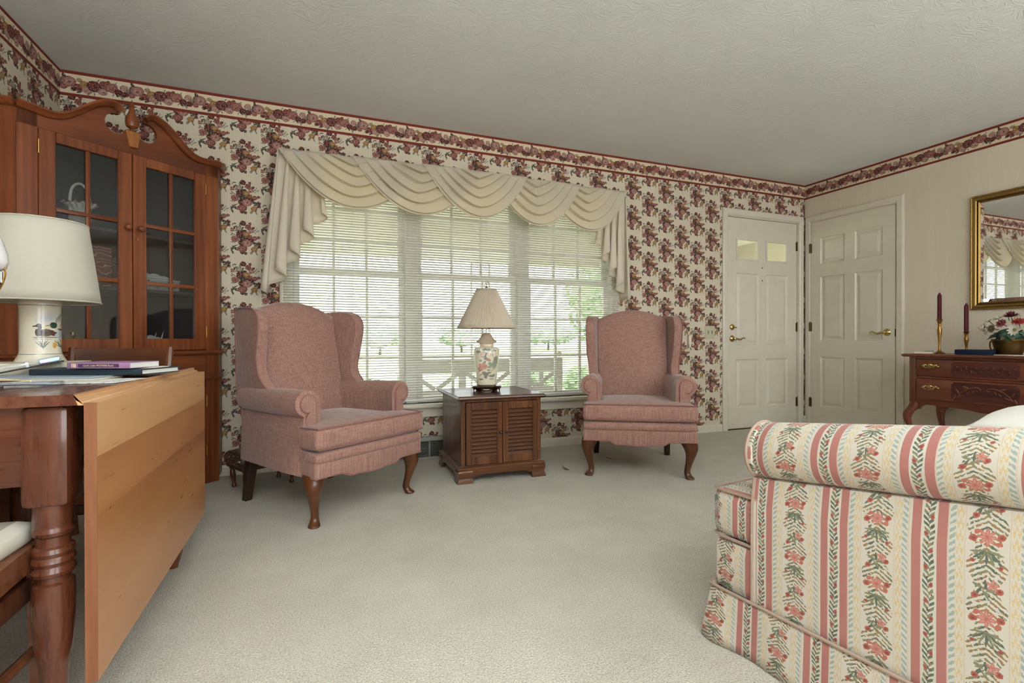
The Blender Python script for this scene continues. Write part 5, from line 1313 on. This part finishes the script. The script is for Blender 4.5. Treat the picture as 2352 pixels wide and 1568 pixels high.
# skirt: flat panels with a flared kick pleat at the corner
def skirt_path():
    return [(-.004, -SDP), (-.004, -.4), (-.004, -.05), (-.004, fd - .03), (.0, fd), (.03, fd + .004), (SWD / 2, fd + .004), (SWD - .03, fd + .004), (SWD + .004, fd), (SWD + .004, -.05), (SWD + .004, -SDP)]
sp = skirt_path(); pts, uvs = [], []
P3 = []
for i in range(len(sp) - 1):
    n = max(2, int(sqrt((sp[i + 1][0] - sp[i][0]) ** 2 + (sp[i + 1][1] - sp[i][1]) ** 2) / .03))
    for k in range(n): t_ = k / n; P3.append((sp[i][0] + (sp[i + 1][0] - sp[i][0]) * t_, sp[i][1] + (sp[i + 1][1] - sp[i][1]) * t_))
P3.append(sp[-1]); al = 0.; rows = []
V_, F_, UV_ = [], [], []
for i, (x, y) in enumerate(P3):
    if i: al += sqrt((x - P3[i - 1][0]) ** 2 + (y - P3[i - 1][1]) ** 2)
    a, b = P3[max(0, i - 1)], P3[min(len(P3) - 1, i + 1)]; tx, ty = b[0] - a[0], b[1] - a[1]; l = sqrt(tx * tx + ty * ty) or 1; nx, ny = -ty / l, tx / l
    corner = exp(-((x + .0) ** 2 + (y - fd) ** 2) / .0018)
    for j in range(7):
        z = .158 - .155 * j / 6; fl_ = (j / 6) * (.010 + .022 * corner) + .004 * sin(al * 38) * (j / 6)
        V_.append((x + nx * fl_, y + ny * fl_, z)); UV_.append((-al + SDP + U0 + .1825 * 8 + .035, z))
for i in range(len(P3) - 1):
    for j in range(6): F_.append((i * 7 + j, i * 7 + j + 1, (i + 1) * 7 + j + 1, (i + 1) * 7 + j))
sk = obj('skirt', (V_, F_), BRO, sf, ang=60, uv=UV_); sk.modifiers.new('s', 'SOLIDIFY').thickness = .003
obj('welt', tube([(x - .006 if x < .1 else (x + .006 if x > SWD - .1 else x), y + (.004 if y > fd - .01 else 0), .157) for x, y in P3], .0048, 6), M['ivorywelt'], sk)
# back
bkp = mp(puff(SWD - .14, .20, .52, .07, 0, 22, 6), lambda x, y, z: (x + SWD / 2, y - .81 - .12 * (z + .26), z + .50))
obj('backrest', bkp, BRO, sf, ang=60, uv=lambda x, y, z, n: (x + .05, z))
for k in range(3):
    x0 = .13 + k * (SWD - .26) / 3; wdt = (SWD - .26) / 3 - .006
    obj('back_cushion', mp(puff(wdt, .15, .36, .05, 0, 14, 6, .0), lambda x, y, z, x0=x0, wdt=wdt: (x + x0 + wdt / 2, y - .65 - .10 * (z + .18), z + .625)), BRO, sf, ang=60, uv=lambda x, y, z, n: (x + .05, z))
obj('outer_back', box(.02, SWD - .02, -SDP - .03, -SDP + .0, .15, .74), BRO, sf, smooth=False, uv=lambda x, y, z, n: (x, z))
# white pillow on the sofa
rp = thing('throw_pillow', 'white cotton pillow lying on the sofa behind its arm', 'pillow', (2.20, .80, .452), a_s + radians(6))
def pil(x, y, z):
    a, b = x / .27, y / .20; e = max(0, (1 - a * a)) ** .5 * max(0, (1 - b * b)) ** .5
    return (x * (1 - .06 * (1 - abs(b)) * 0), y, z * (.06 + .94 * e) + .006 * sin(9 * x + 4 * y) * e)
g = mp(puff(.52, .40, .19, .0, 0, 20, 4), pil)
obj('pillow_body', xf(g, (0, 0, .10), (radians(9), radians(2), 0)), M['linen_white'], rp, ang=80)

# ================================================================== LOWBOY (front is -y local -> world -x)
LB = thing('lowboy', 'mahogany lowboy with two carved drawers and cabriole legs against the right wall', 'side table', (4.44, 1.96, 0), -pi / 2)
# local x runs toward the camera (-y world): left end of the front (world far end) is x=-.46
lw, ldp = .46, .215
MX, MZ, MY = M['mahog_x'], M['mahog_z'], M['mahog_y']
obj('case', join(box(-lw, -lw + .018, -ldp, ldp, .39, .735), box(lw - .018, lw, -ldp, ldp, .39, .735), box(-lw, lw, ldp - .012, ldp, .39, .735), box(-lw + .018, lw - .018, -ldp + .02, ldp - .012, .39, .40), box(-lw + .018, lw - .018, -ldp + .02, -ldp + .03, .40, .735)), MZ, LB, smooth=False)
obj('front_stile', join(bbox(-lw, -lw + .046, -ldp - .004, -ldp + .016, .385, .735, .003, 1), bbox(lw - .046, lw, -ldp - .004, -ldp + .016, .385, .735, .003, 1)), MZ, LB)
obj('rail', join(bbox(-lw + .046, lw - .046, -ldp - .002, -ldp + .014, .718, .735, .002, 1), bbox(-lw + .046, lw - .046, -ldp - .002, -ldp + .014, .575, .590, .002, 1)), MX, LB)
apr = [(-lw + .03, .44), (-lw + .03, .385)] + sp2([(-lw + .06, .385), (-lw + .11, .378), (-.29, .378), (-.275, .36), (-.22, .36), (-.205, .376), (-.1, .372), (0, .360), (.1, .372), (.205, .376), (.22, .36), (.275, .36), (.29, .378), (lw - .11, .378), (lw - .06, .385)], 4) + [(lw - .03, .385), (lw - .03, .44)]
obj('apron', prism(apr, -ldp - .002, -ldp + .016, 'y'), MX, LB, smooth=False)
for x in (-.248, .248): obj('drop_finial', xf(lathe([(.0005, .318), (.006, .320), (.014, .330), (.016, .338), (.010, .346), (.013, .349), (.017, .352), (.017, .356), (.008, .360), (.013, .364)], 16, cap=False), (x, -ldp + .008, 0)), MZ, LB)
TPp = [(0, 0), (.012, 0), (.020, .005), (.024, .012), (.022, .018), (.014, .022), (0, .022)]
obj('top', join(box(-lw - .014, lw + .014, -ldp - .014, ldp, .733, .755), sweep([(-lw - .014, ldp, .733), (-lw - .014, -ldp - .014, .733), (lw + .014, -ldp - .014, .733), (lw + .014, ldp, .733)], TPp)), MX, LB, ang=25)
def carve(z0, z1, scroll):
    gs = []
    zc = (z0 + z1) / 2; hh = (z1 - z0) / 2 - .012; w_ = .185; c = .012
    rec = [(-w_ + c, zc - hh), (w_ - c, zc - hh), (w_ - c, zc - hh + c), (w_, zc - hh + c), (w_, zc + hh - c), (w_ - c, zc + hh - c), (w_ - c, zc + hh), (-w_ + c, zc + hh), (-w_ + c, zc + hh - c), (-w_, zc + hh - c), (-w_, zc - hh + c), (-w_ + c, zc - hh + c)]
    for s in (-1, 1):
        if scroll:
            pts = spline([(s * .155, -.012, zc - .038), (s * .115, -.012, zc + .004), (s * .075, -.012, zc + .028), (s * .035, -.012, zc + .034), (s * .018, -.012, zc + .022), (s * .028, -.012, zc + .012), (s * .038, -.012, zc + .018)], 5)
            gs.append(tube(pts, [.0028 + .002 * sin(pi * k / len(pts)) for k in range(len(pts))], 6))
            for x, z, r, sc_ in ((.15, .0, 60, 1), (.125, -.028, -20, 1.1), (.10, .032, 20, 1), (.06, .006, -60, .7), (.165, -.04, -70, .9), (.085, -.006, -50, .7)):
                gs.append(xf(sphere(.013 * sc_, 8, 6, (1.6, .35, .55)), (s * x, -.012, zc + z), (0, radians(-s * r), 0)))
        else:
            for k in range(6):
                x = s * (.018 + .028 * k); gs.append(xf(sphere(.011, 8, 6, (1.2, .4, .8)), (x, -.012, zc + .012 * (1 if k % 2 else -1)), (0, .5 * k, 0))); gs.append(xf(sphere(.007, 6, 5, (1.8, .4, .5)), (x + .012, -.012, zc - .016 * (1 if k % 2 else -1)), (0, -.7 + .3 * k, 0)))
    if not scroll: gs.append(tube(spline([(-.17, -.012, zc - .008), (-.08, -.012, zc + .008), (0, -.012, zc - .006), (.08, -.012, zc + .006), (.17, -.012, zc - .008)], 6), .003, 6))
    return rec, join(*gs)
carvedark = wood('carved_ground_wood', lin(44, 18, 16), lin(74, 34, 28), lin(96, 50, 40), 'x', 3.0, .5, .05)
for z0, z1, sc_ in ((.592, .716, False), (.420, .573, True)):
    dw = lw - .049
    dr = obj('drawer', bbox(-dw, dw, -ldp - .008, -ldp + .012, z0, z1, .004), MX, LB)
    rec, cg_ = carve(z0, z1, sc_)
    obj('carved_ground', prism(rec, -ldp - .0095, -ldp - .007, 'y'), carvedark, dr, smooth=False)
    obj('carving', mp(cg_, lambda x, y, z: (x, y + .012 - ldp - .010, z)), M['mahog_x'] if sc_ else carvedark, dr)
    for x in (-.318, .318):
        zc = (z0 + z1) / 2 + .016
        g = [xf(sphere(.012, 10, 6, (2.0, .25, 1.0)), (x, -ldp - .010, zc)), xf(sphere(.010, 10, 6, (1.2, .5, 1.3)), (x, -ldp - .011, zc + .004))]
        for s in (-1, 1):
            g.append(xf(sphere(.009, 8, 6, (1.2, .5, 1.0)), (x + s * .034, -ldp - .011, zc + .004))); g.append(xf(sphere(.0075, 8, 6, (1.2, .6, .9)), (x + s * .048, -ldp - .011, zc - .004))); g.append(xf(lathe([(.004, 0), (.004, .012)], 8), (x + s * .034, -ldp - .010, zc), (pi / 2, 0, 0)))
        g.append(tube(spline([(x - .036, -ldp - .022, zc + .002), (x - .028, -ldp - .026, zc - .012), (x, -ldp - .028, zc - .018), (x + .028, -ldp - .026, zc - .012), (x + .036, -ldp - .022, zc + .002)], 5), .0036, 8))
        obj('drawer_pull', join(*g), M['brass'], dr)
cl_ = cabriole(.39, .036, .040)
for sx in (-1, 1):
    for sy, nm in ((-1, 'leg'), (1, 'leg')):
        if sy < 0: obj(nm, xf(cl_, (sx * (lw - .030), -ldp + .030, 0), sc=(sx, 1, 1)), MZ, LB)
        else: obj(nm, xf(cl_, (sx * (lw - .030), ldp - .060, 0), sc=(sx, -1, 1)), MZ, LB)
        obj('knee_bracket', prism([(sx * (lw - .062), .388), (sx * (lw - .062), .34), (sx * (lw - .075), .362), (sx * (lw - .10), .378), (sx * (lw - .11), .388)], -ldp + .004, -ldp + .03, 'y') if sy < 0 else prism([(ldp - .10, .388), (ldp - .09, .35), (ldp - .12, .378), (ldp - .13, .388)], sx * (lw - .04), sx * (lw - .02), 'x'), MX, LB, smooth=False)

# ---- things on the lowboy (world coordinates)
LZ = .7558
def candle(label, loc, hh, hc, r):
    c = thing('candlestick', label, 'candlestick', loc, 0, 'brass candlesticks with burgundy candles')
    k = hh / .26
    obj('holder', lathe([(.0005, 0), (.034, .0), (.036, .003), (.030, .007), (.018, .014), (.010, .025), (.007, .045), (.007, .07 * k), (.010, .12 * k), (.0145, .16 * k), (.0145, .185 * k), (.009, .205 * k), (.008, .212 * k), (.012, .217 * k), (.012, .224 * k), (.009, .229 * k), (.014, .240 * k), (.0165, .254 * k), (.022, .258 * k), (.0225, .26 * k), (.0005, .26 * k)], 20, cap=False), M['oldbrass'], c)
    tp = obj('candle', lathe([(.0005, hh - .004), (r, hh - .004), (r, hh + hc - .024), (.8 * r, hh + hc - .018), (.45 * r, hh + hc - .004), (.0005, hh + hc)], 6, cap=False), M['wax'], c, ang=20)
    obj('wick', tube([(0, 0, hh + hc - .004), (.001, 0, hh + hc + .004)], .0008, 5), M['black'], tp)
candle('tall brass candlestick with burgundy candle nearest the closet door', (4.42, 2.326, LZ), .258, .205, .0135)
candle('shorter brass candlestick with burgundy candle behind the navy box', (4.52, 2.207, LZ), .165, .212, .0135)
nb = thing('navy_box', 'flat navy blue box on the lowboy in front of the short candlestick', 'box', (4.315, 2.055, LZ), radians(-72))
obj('lid', bbox(-.10, .10, -.07, .07, .004, .036, .003), M['navy'], nb); obj('tray', box(-.098, .098, -.068, .068, 0, .005), M['black'], nb, smooth=False)
ky = thing('key_bunch', 'bunch of keys on note paper at the left end of the lowboy', 'keys', (4.34, 2.385, LZ + .0135), radians(-50))
obj('ring', tube([(.012 * cos(a), .012 * sin(a), .002) for a in [2 * pi * k / 20 for k in range(20)]], .0012, 5, closed=True), M['silver'], ky)
for k, a in enumerate((-.3, .0, .35)):
    obj('key', xf(join(bbox(.008, .05, -.003, .003, 0, .002, .0006, 1), xf(lathe([(.009, 0), (.009, .002)], 12), (.058, 0, 0))), (0, 0, .002 * k), (0, -.03 * k, a)), M['silver'], ky)
flat('note_pad', 'small white note pad under the keys on the lowboy', 'paper', rect(4.345, 2.385, .075, .11, radians(20)), LZ, LZ + .013, M['paper2'])
flat('photo_card', 'white card lying at the front edge of the lowboy below the flowers', 'card', rect(4.29, 1.83, .05, .20, radians(4)), LZ, LZ + .005, M['paper'], rnd=.001)

# ---- silk flowers in a brass pot
fp = thing('flower_pot', 'tarnished brass pot with rope handles on the lowboy under the mirror', 'pot', (4.45, 1.93, LZ))
obj('pot_body', lathe([(.0005, 0), (.062, 0), (.066, .004), (.078, .05), (.088, .095), (.091, .10), (.092, .108), (.088, .110), (.084, .10), (.070, .02), (.0005, .016)], 32, cap=False), M['pot'], fp, ang=35)
obj('band', join(tube([(.0905 * cos(a), .0905 * sin(a), .098) for a in [2 * pi * k / 32 for k in range(32)]], .003, 6, closed=True)), M['pot'], fp)
for s in (-1, 1): obj('handle', tube(spline([(s * .01, s * .088, .098), (s * .01, s * .108, .09), (s * .008, s * .108, .05), (s * .006, s * .094, .03), (s * .004, s * .082, .04)], 5), .005, 7), M['oldbrass'], fp)
def petal(L_, W_, curl, n=5):
    def f(a, b):
        w_ = W_ * sin(pi * (.08 + .92 * b) ** .8) ** .7 if b < 1 else W_ * .15
        return ((a - .5) * 2 * w_, L_ * b, curl * L_ * b * b + .10 * w_ * (abs(a - .5) * 2) ** 2)
    return grid(f, 2, n)
def blossom(name, label, cat, loc, nrm, m, npet, L_, W_, rings, cm=None):
    o = thing(name, label, cat, loc); q = Vector(nrm).to_track_quat('Z', 'Y'); o.rotation_euler = q.to_euler()
    for r in range(rings):
        n = max(4, npet - r * 2)
        pm = me_new('petal', petal(L_ * (1 - .26 * r), W_ * (1 - .2 * r), .15 + .42 * r), m, True, 80)
        for k in range(n): obj('petal', pm, None, o, loc=(0, 0, .003 * r), rot=(.12 + .25 * r, 0, 2 * pi * (k + .5 * r) / n))
    if cm: obj('flower_centre', xf(sphere(.010, 10, 6, (1, 1, .6)), (0, 0, .003)), cm, o)
    obj('stem', tube([(0, 0, 0), (0, 0, -.02), (0, 0, -.045)], .0025, 5), M['silkleaf'], o); return o
cx, cy, cz = 4.45, 1.93, LZ + .11
def fpos(px, py, X):        # a point on the plane x=X seen at the given photo pixel, fixed in the room
    d = _fw + _r2 * ((px - 1176) / F_PX) - _u2 * ((py - 784) / F_PX); t_ = X / d.x; return (X, d.y * t_, EYE + d.z * t_)
FL = [('daisy', 'open white daisy facing forward over the pot rim', 2331, 757, 4.38, (-1, .25, .15), 'whitepetal', 11, .044, .011, 1, 'ochre'),
      ('daisy', 'white daisy at the far left of the flower arrangement', 2262, 751, 4.42, (-.8, .8, .2), 'whitepetal', 10, .032, .009, 2, 'ochre'),
      ('daisy', 'white daisy lowest on the left under another', 2264, 762, 4.43, (-.9, .6, -.3), 'whitepetal', 9, .026, .009, 1, None),
      ('daisy', 'white daisy at the upper left edge of the arrangement', 2272, 738, 4.47, (-.4, .6, .8), 'whitepetal', 10, .03, .009, 2, 'ochre'),
      ('daisy', 'white daisy behind the dusty pink rose', 2293, 733, 4.46, (-.3, .3, .9), 'whitepetal', 10, .034, .010, 2, None),
      ('daisy', 'white daisy peeking out behind the burgundy bloom', 2314, 722, 4.50, (-.1, .2, 1), 'whitepetal', 10, .032, .010, 1, None),
      ('silk_rose', 'dusty pink silk rose in the middle of the arrangement', 2301, 743, 4.40, (-.9, .2, .4), 'rosepetal', 9, .033, .015, 4, None),
      ('silk_bloom', 'burgundy dahlia bloom at the top of the arrangement', 2323, 727, 4.44, (-.35, .0, .95), 'redpetal', 14, .046, .010, 3, None),
      ('silk_bloom', 'coral red bloom right of the pink rose', 2340, 741, 4.42, (-.6, -.1, .8), 'coralpetal', 11, .040, .012, 3, None),
      ('silk_bloom', 'taupe dried bloom at the left front', 2279, 755, 4.40, (-.9, .4, .1), 'brownpetal', 9, .030, .012, 3, None)]
for nm, lab, px, py, X, nv, m, a_, b_, c_, d_, e_ in FL: blossom(nm, lab, 'flower', fpos(px, py, X), nv, M[m], a_, b_, c_, d_, M[e_] if e_ else None)
fo = thing('silk_foliage', 'green and brown silk leaves around the rim of the brass pot', 'foliage', (cx, cy, cz))
lme2 = me_new('leaf', petal(.075, .022, -.25, 6), M['silkleaf'], True, 80); lme3 = me_new('leaf', petal(.06, .013, -.35, 6), M['brownpetal'], True, 80)
rr = random.Random(8)
for k in range(26):
    a = 2 * pi * k / 26 + rr.uniform(-.1, .1); obj('leaf', lme3 if k % 3 == 1 else lme2, None, fo, loc=(.045 * cos(a), .045 * sin(a), rr.uniform(-.005, .05)), rot=(rr.uniform(-.35, .6), rr.uniform(-.3, .3), a - pi / 2))
obj('leaf_mass', mp(sphere(.075, 16, 10, (1, 1, .7)), lambda x, y, z: (x * (1 + .12 * sin(30 * z + 9 * y)), y * (1 + .12 * sin(40 * x)), z + .02)), M['silkleaf'], fo)
for pts in ([(0, .06, .06), (-.02, .105, .075), (-.03, .125, .06), (-.03, .145, .066), (-.03, .16, .085)], [(.0, -.01, .11), (.0, -.03, .15), (0, -.06, .155), (0, -.05, .165)]): obj('tendril', tube(spline(pts, 6), .0012, 5), M['twig'], fo)

# ---- mirror above the lowboy
MY0, MY1, MZ0, MZ1 = 2.252, 1.668, 1.087, 1.946
mr = thing('wall_mirror', 'rectangular wall mirror in a gilt frame above the lowboy', 'mirror', (XR - .001, (MY0 + MY1) / 2, (MZ0 + MZ1) / 2), -pi / 2)
mw, mh = (MY0 - MY1) / 2, (MZ1 - MZ0) / 2
FP = [(0, 0), (0, .016), (-.006, .022), (-.012, .018), (-.022, .022), (-.032, .020), (-.042, .010), (-.048, .012), (-.056, .006), (-.058, 0)]
obj('frame', sweep([(-mw, 0, -mh), (mw, 0, -mh), (mw, 0, mh), (-mw, 0, mh)], FP, up=(0, -1, 0), closed=True, side=1), M['gold'], mr, ang=30)
obj('dark_groove', sweep([(-mw + .046, -.0135, -mh + .046), (mw - .046, -.0135, -mh + .046), (mw - .046, -.0135, mh - .046), (-mw + .046, -.0135, mh - .046)], [(0, 0), (0, .0015), (.006, .0015), (.006, 0)], up=(0, -1, 0), closed=True), M['golddark'], mr, smooth=False)
nb_ = 46
bm2 = me_new('bead', sphere(.0058, 8, 6), M['gold'])
for s in (-1, 1):
    for k in range(60): obj('bead', bm2, None, mr, loc=(s * (mw - .004), -.019, -mh + 2 * mh * (k + .5) / 60))
    for k in range(40): obj('bead', bm2, None, mr, loc=(-mw + 2 * mw * (k + .5) / 40, -.019, s * (mh - .004)))
gw, gh = mw - .056, mh - .056; bv = .022
gV = [(-gw, -.004, -gh), (gw, -.004, -gh), (gw, -.004, gh), (-gw, -.004, gh), (-gw + bv, -.0065, -gh + bv), (gw - bv, -.0065, -gh + bv), (gw - bv, -.0065, gh - bv), (-gw + bv, -.0065, gh - bv)]
obj('bevelled_glass', (gV, [(0, 1, 5, 4), (1, 2, 6, 5), (2, 3, 7, 6), (3, 0, 4, 7)]), M['mirror'], mr, smooth=False); obj('mirror_glass', (gV[4:], [(0, 1, 2, 3)]), M['mirror'], mr, smooth=False)
obj('backing', box(-mw + .01, mw - .01, -.003, 0, -mh + .01, mh - .01), M['black'], mr, smooth=False)

# ---- litter on the carpet
for k, (x, y, a, lab) in enumerate([(1.556, 2.96, .5, 'curled dry leaf on the carpet left of the right wing chair'), (1.98, 3.10, 1.1, 'dry leaf on the carpet under the right wing chair')]):
    o = obj('dry_leaf', mp(petal(.05, .010, .3), lambda x_, y_, z_: (x_, y_ - .025, abs(z_) + .002)), M['dryleaf'], loc=(x, y, 0), rot=(0, 0, a)); tag(o, lab, 'leaf'); o.modifiers.new('s', 'SOLIDIFY').thickness = .001

# ================================================================== PORCH AND GARDEN
PF = -.12
bn = thing('porch_bench', 'weathered grey porch bench outside the window, seen from behind', 'bench', (1.62, 4.75, PF))
gw_ = M['greywood']
BL = .80
for s in (-1, 1):
    obj('post', join(bbox(s * BL - .03, s * BL + .03, -.025, .025, 0, .80, .004, 1), xf(sphere(.03, 10, 8), (s * BL, 0, .835))), gw_, bn)
    obj('front_leg', bbox(s * BL - .03, s * BL + .03, .45, .50, 0, .62, .004, 1), gw_, bn); obj('arm_rest', bbox(s * BL - .04, s * BL + .04, -.02, .54, .62, .645, .005, 1), gw_, bn)
obj('top_rail', bbox(-BL, BL, -.02, .02, .66, .79, .005, 1), gw_, bn); obj('lower_rail', bbox(-BL, BL, -.018, .018, .44, .50, .004, 1), gw_, bn)
for x in (-.27, .27): obj('middle_post', bbox(x - .035, x + .035, -.016, .016, .5, .66, .003, 1), gw_, bn)
for c in (-.535, 0, .535):
    for s in (-1, 1): obj('brace', xf(bbox(-.14, .14, -.012, .012, -.02, .02, .003, 1), (c + s * .125, 0, .585), (0, -s * .60, 0)), gw_, bn)
for k in range(5): obj('seat_slat', bbox(-BL, BL, .02 + .095 * k, .10 + .095 * k, .42, .44, .003, 1), gw_, bn)
obj('stretcher', bbox(-BL, BL, .46, .485, .34, .42, .003, 1), gw_, bn)
pln = thing('porch_planter', 'dark green planter box at the left end of the porch bench', 'planter', (.50, 5.1, PF))
obj('box', join(bev(loft([[(-.17, -.17, 0), (.17, -.17, 0), (.17, .17, 0), (-.17, .17, 0)], [(-.21, -.21, .42), (.21, -.21, .42), (.21, .21, .42), (-.21, .21, .42)]]), .008, 1), bbox(-.225, .225, -.225, .225, .40, .45, .006)), M['shutter'], pln)
rr = random.Random(2)
def leafcloud(n, rad, size, flat_=.8):
    V, Fc = [], []
    for k in range(n):
        while True:
            p = Vector((rr.uniform(-1, 1), rr.uniform(-1, 1), rr.uniform(-1, 1)))
            if .35 < p.length < 1: break
        p = Vector((p.x * rad[0], p.y * rad[1], p.z * rad[2])); a, b = rr.uniform(0, 6.28), rr.uniform(-1.2, 1.2)
        u_ = Vector((cos(a), sin(a), .3 * b)).normalized() * size; v_ = u_.orthogonal().normalized() * size * .55
        n0 = len(V); V += [tuple(p - u_), tuple(p - v_), tuple(p + u_), tuple(p + v_)]; Fc.append((n0, n0 + 1, n0 + 2, n0 + 3))
    return V, Fc
obj('foliage', xf(leafcloud(220, (.2, .2, .10), .03), (0, 0, .5)), M['leaf'], pln, smooth=False)
# wrought iron porch posts
def ironpost(label, x, y):
    o = thing('iron_post', label, 'post', (x, y, PF), 0, 'wrought iron porch posts')
    hh = 2.08
    for s in (-1, 1): obj('upright', bbox(s * .13 - .012, s * .13 + .012, -.012, .012, 0, hh, .002, 1), M['iron'], o)
    for k in range(9):
        z = .12 + k * .225
        for s in (-1, 1):
            pts = [(s * (.065 + (.055 - .0045 * a) * cos(a * .62)), 0, z + .09 + (.09 - .007 * a) * sin(a * .62)) for a in range(0, 17)]
            obj('scroll', tube(pts, .006, 6), M['iron'], o)
    for z in (.05, .72, 1.4, 2.03): obj('cross_bar', bbox(-.13, .13, -.01, .01, z, z + .02, .002, 1), M['iron'], o)
    return o
ironpost('white scrolled iron porch post seen behind the peacock lamp', 2.12, 6.54)
ironpost('white scrolled iron porch post at the porch end by the front door', 6.2, 6.54)
# side wall of the porch seen through the door lights
sw_ = thing('porch_side_wall', 'brick side wall of the porch seen through the front door lights', 'wall', (0, 0, 0), kind='structure')
obj('brick_face', box(6.6, 6.75, YB + .14, 6.4, -.3, 2.42), M['brick'], sw_, smooth=False)
sh_ = thing('window_shutter', 'dark louvred shutter on the brick porch wall', 'shutter', (6.595, 4.35, 1.9), pi / 2)
obj('shutter_frame', join(box(-.2, -.16, 0, .03, -.7, .5), box(.16, .2, 0, .03, -.7, .5), box(-.16, .16, 0, .03, .44, .5), box(-.16, .16, 0, .03, -.7, -.64)), M['shutter'], sh_, smooth=False)
lmz = me_new('louver', xf(box(-.16, .16, -.02, .02, -.003, .003), rot=(.6, 0, 0)), M['shutter'], False)
for k in range(26): obj('louver', lmz, None, sh_, loc=(0, .018, -.62 + k * .041))
struct('house_siding', join(box(-3, XL - .1, YB, YB + .14, -.3, 2.45), box(XR + .1, 9, YB, YB + .14, -.3, 2.45)), M['porchpaint'], 'cream house wall either side of the living room', 'wall', smooth=False)
def tree(label, loc, h, rad, m, n, size):
    o = thing('garden_tree', label, 'tree', loc, 0, 'trees in the front garden')
    obj('trunk', tube([(0, 0, 0), (.05, 0, h * .4), (0, .05, h * .75)], [.16, .12, .07], 8), M['bark'], o)
    cr = obj('crown', xf(leafcloud(n, rad, size), (0, 0, h * .72)), m, o, smooth=False)
    obj('crown_core', mp(sphere(1, 18, 12, (rad[0] * .8, rad[1] * .8, rad[2] * .8)), lambda x, y, z: (x * (1 + .15 * sin(4 * z + 3 * y)), y * (1 + .15 * sin(3 * x)), z + h * .72)), m, o)
tree('leafy tree close to the porch behind the right wing chair', (8.7, 12.8, -.4), 3.6, (1.8, 1.7, 1.9), M['leaf'], 2600, .14)
tree('green tree at the right edge of the window view', (12.2, 15.5, -.4), 4.6, (2.2, 2.2, 2.4), M['leafhaze'], 2600, .16)
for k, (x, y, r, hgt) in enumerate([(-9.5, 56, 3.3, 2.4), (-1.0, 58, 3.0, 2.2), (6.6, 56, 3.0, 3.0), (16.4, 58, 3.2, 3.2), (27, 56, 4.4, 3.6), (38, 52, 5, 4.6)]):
    tree(['far pale tree left behind the wing chair back', 'far pale tree low on the lawn horizon left of the mullion', 'far tree on the horizon in the middle window', 'far tree on the horizon left of the peacock lamp', 'far tree on the horizon right of the peacock lamp', 'far tree at the right end of the horizon'][k], (x, y, -.9), hgt, (r, r * .7, hgt * .42), M['leafhaze'], 700, .4)
for k, (x, y) in enumerate([(3.45, 7.9), (4.75, 8.2), (6.05, 8.0)]):
    o = thing('garden_shrub', ['low leafy shrub just beyond the porch edge, nearest the bench', 'low leafy shrub beyond the porch in the right window', 'low leafy shrub beyond the porch nearest the front door'][k], 'shrub', (x, y, -.42), 0, 'shrubs along the porch')
    obj('foliage', xf(leafcloud(900, (.55, .4, .42), .06), (0, 0, .4)), M['leaf'], o, smooth=False)
    obj('stems', join(*[tube([(0, 0, 0), (.25 * cos(a), .2 * sin(a), .55)], .012, 5) for a in (0, 1.3, 2.6, 3.9, 5.2)]), M['bark'], o)

# ================================================================== unseen uplights added behind the viewer, filling the room off the ceiling
def fill_uplight(label, x, y, power):
    o = thing('fill_uplight_stand', label, 'lamp', (x, y, 0), 0, 'added fill uplights behind the viewer')
    obj('foot', lathe([(.0005, 0), (.14, 0), (.14, .012), (.03, .03), (.013, .05), (.0005, .05)], 28, cap=False), M['oldbrass'], o)
    obj('pole', lathe([(.013, .04), (.012, 1.60), (.02, 1.63), (.0005, 1.63)], 14, cap=False), M['oldbrass'], o)
    obj('bowl', lathe([(.03, 1.62), (.10, 1.65), (.17, 1.70), (.20, 1.76), (.196, 1.76), (.165, 1.705), (.10, 1.656), (.0005, 1.64)], 32, cap=False), M['milk'], o)
    l = bpy.data.lights.new('fill_uplight_disk', 'AREA'); l.shape = 'DISK'; l.size = .30; l.energy = power; l.color = (.87, .945, 1.0)
    b = bpy.data.objects.new('fill_uplight_disk', l); COL.objects.link(b); b.location = (0, 0, 1.74); b.rotation_euler = (pi, 0, 0); b.parent = o
fill_uplight('added fill uplight on a brass stand behind the viewer on the left', -.45, -.75, 185)
fill_uplight('added fill uplight on a brass stand behind the viewer on the right', 2.5, -1.5, 150)
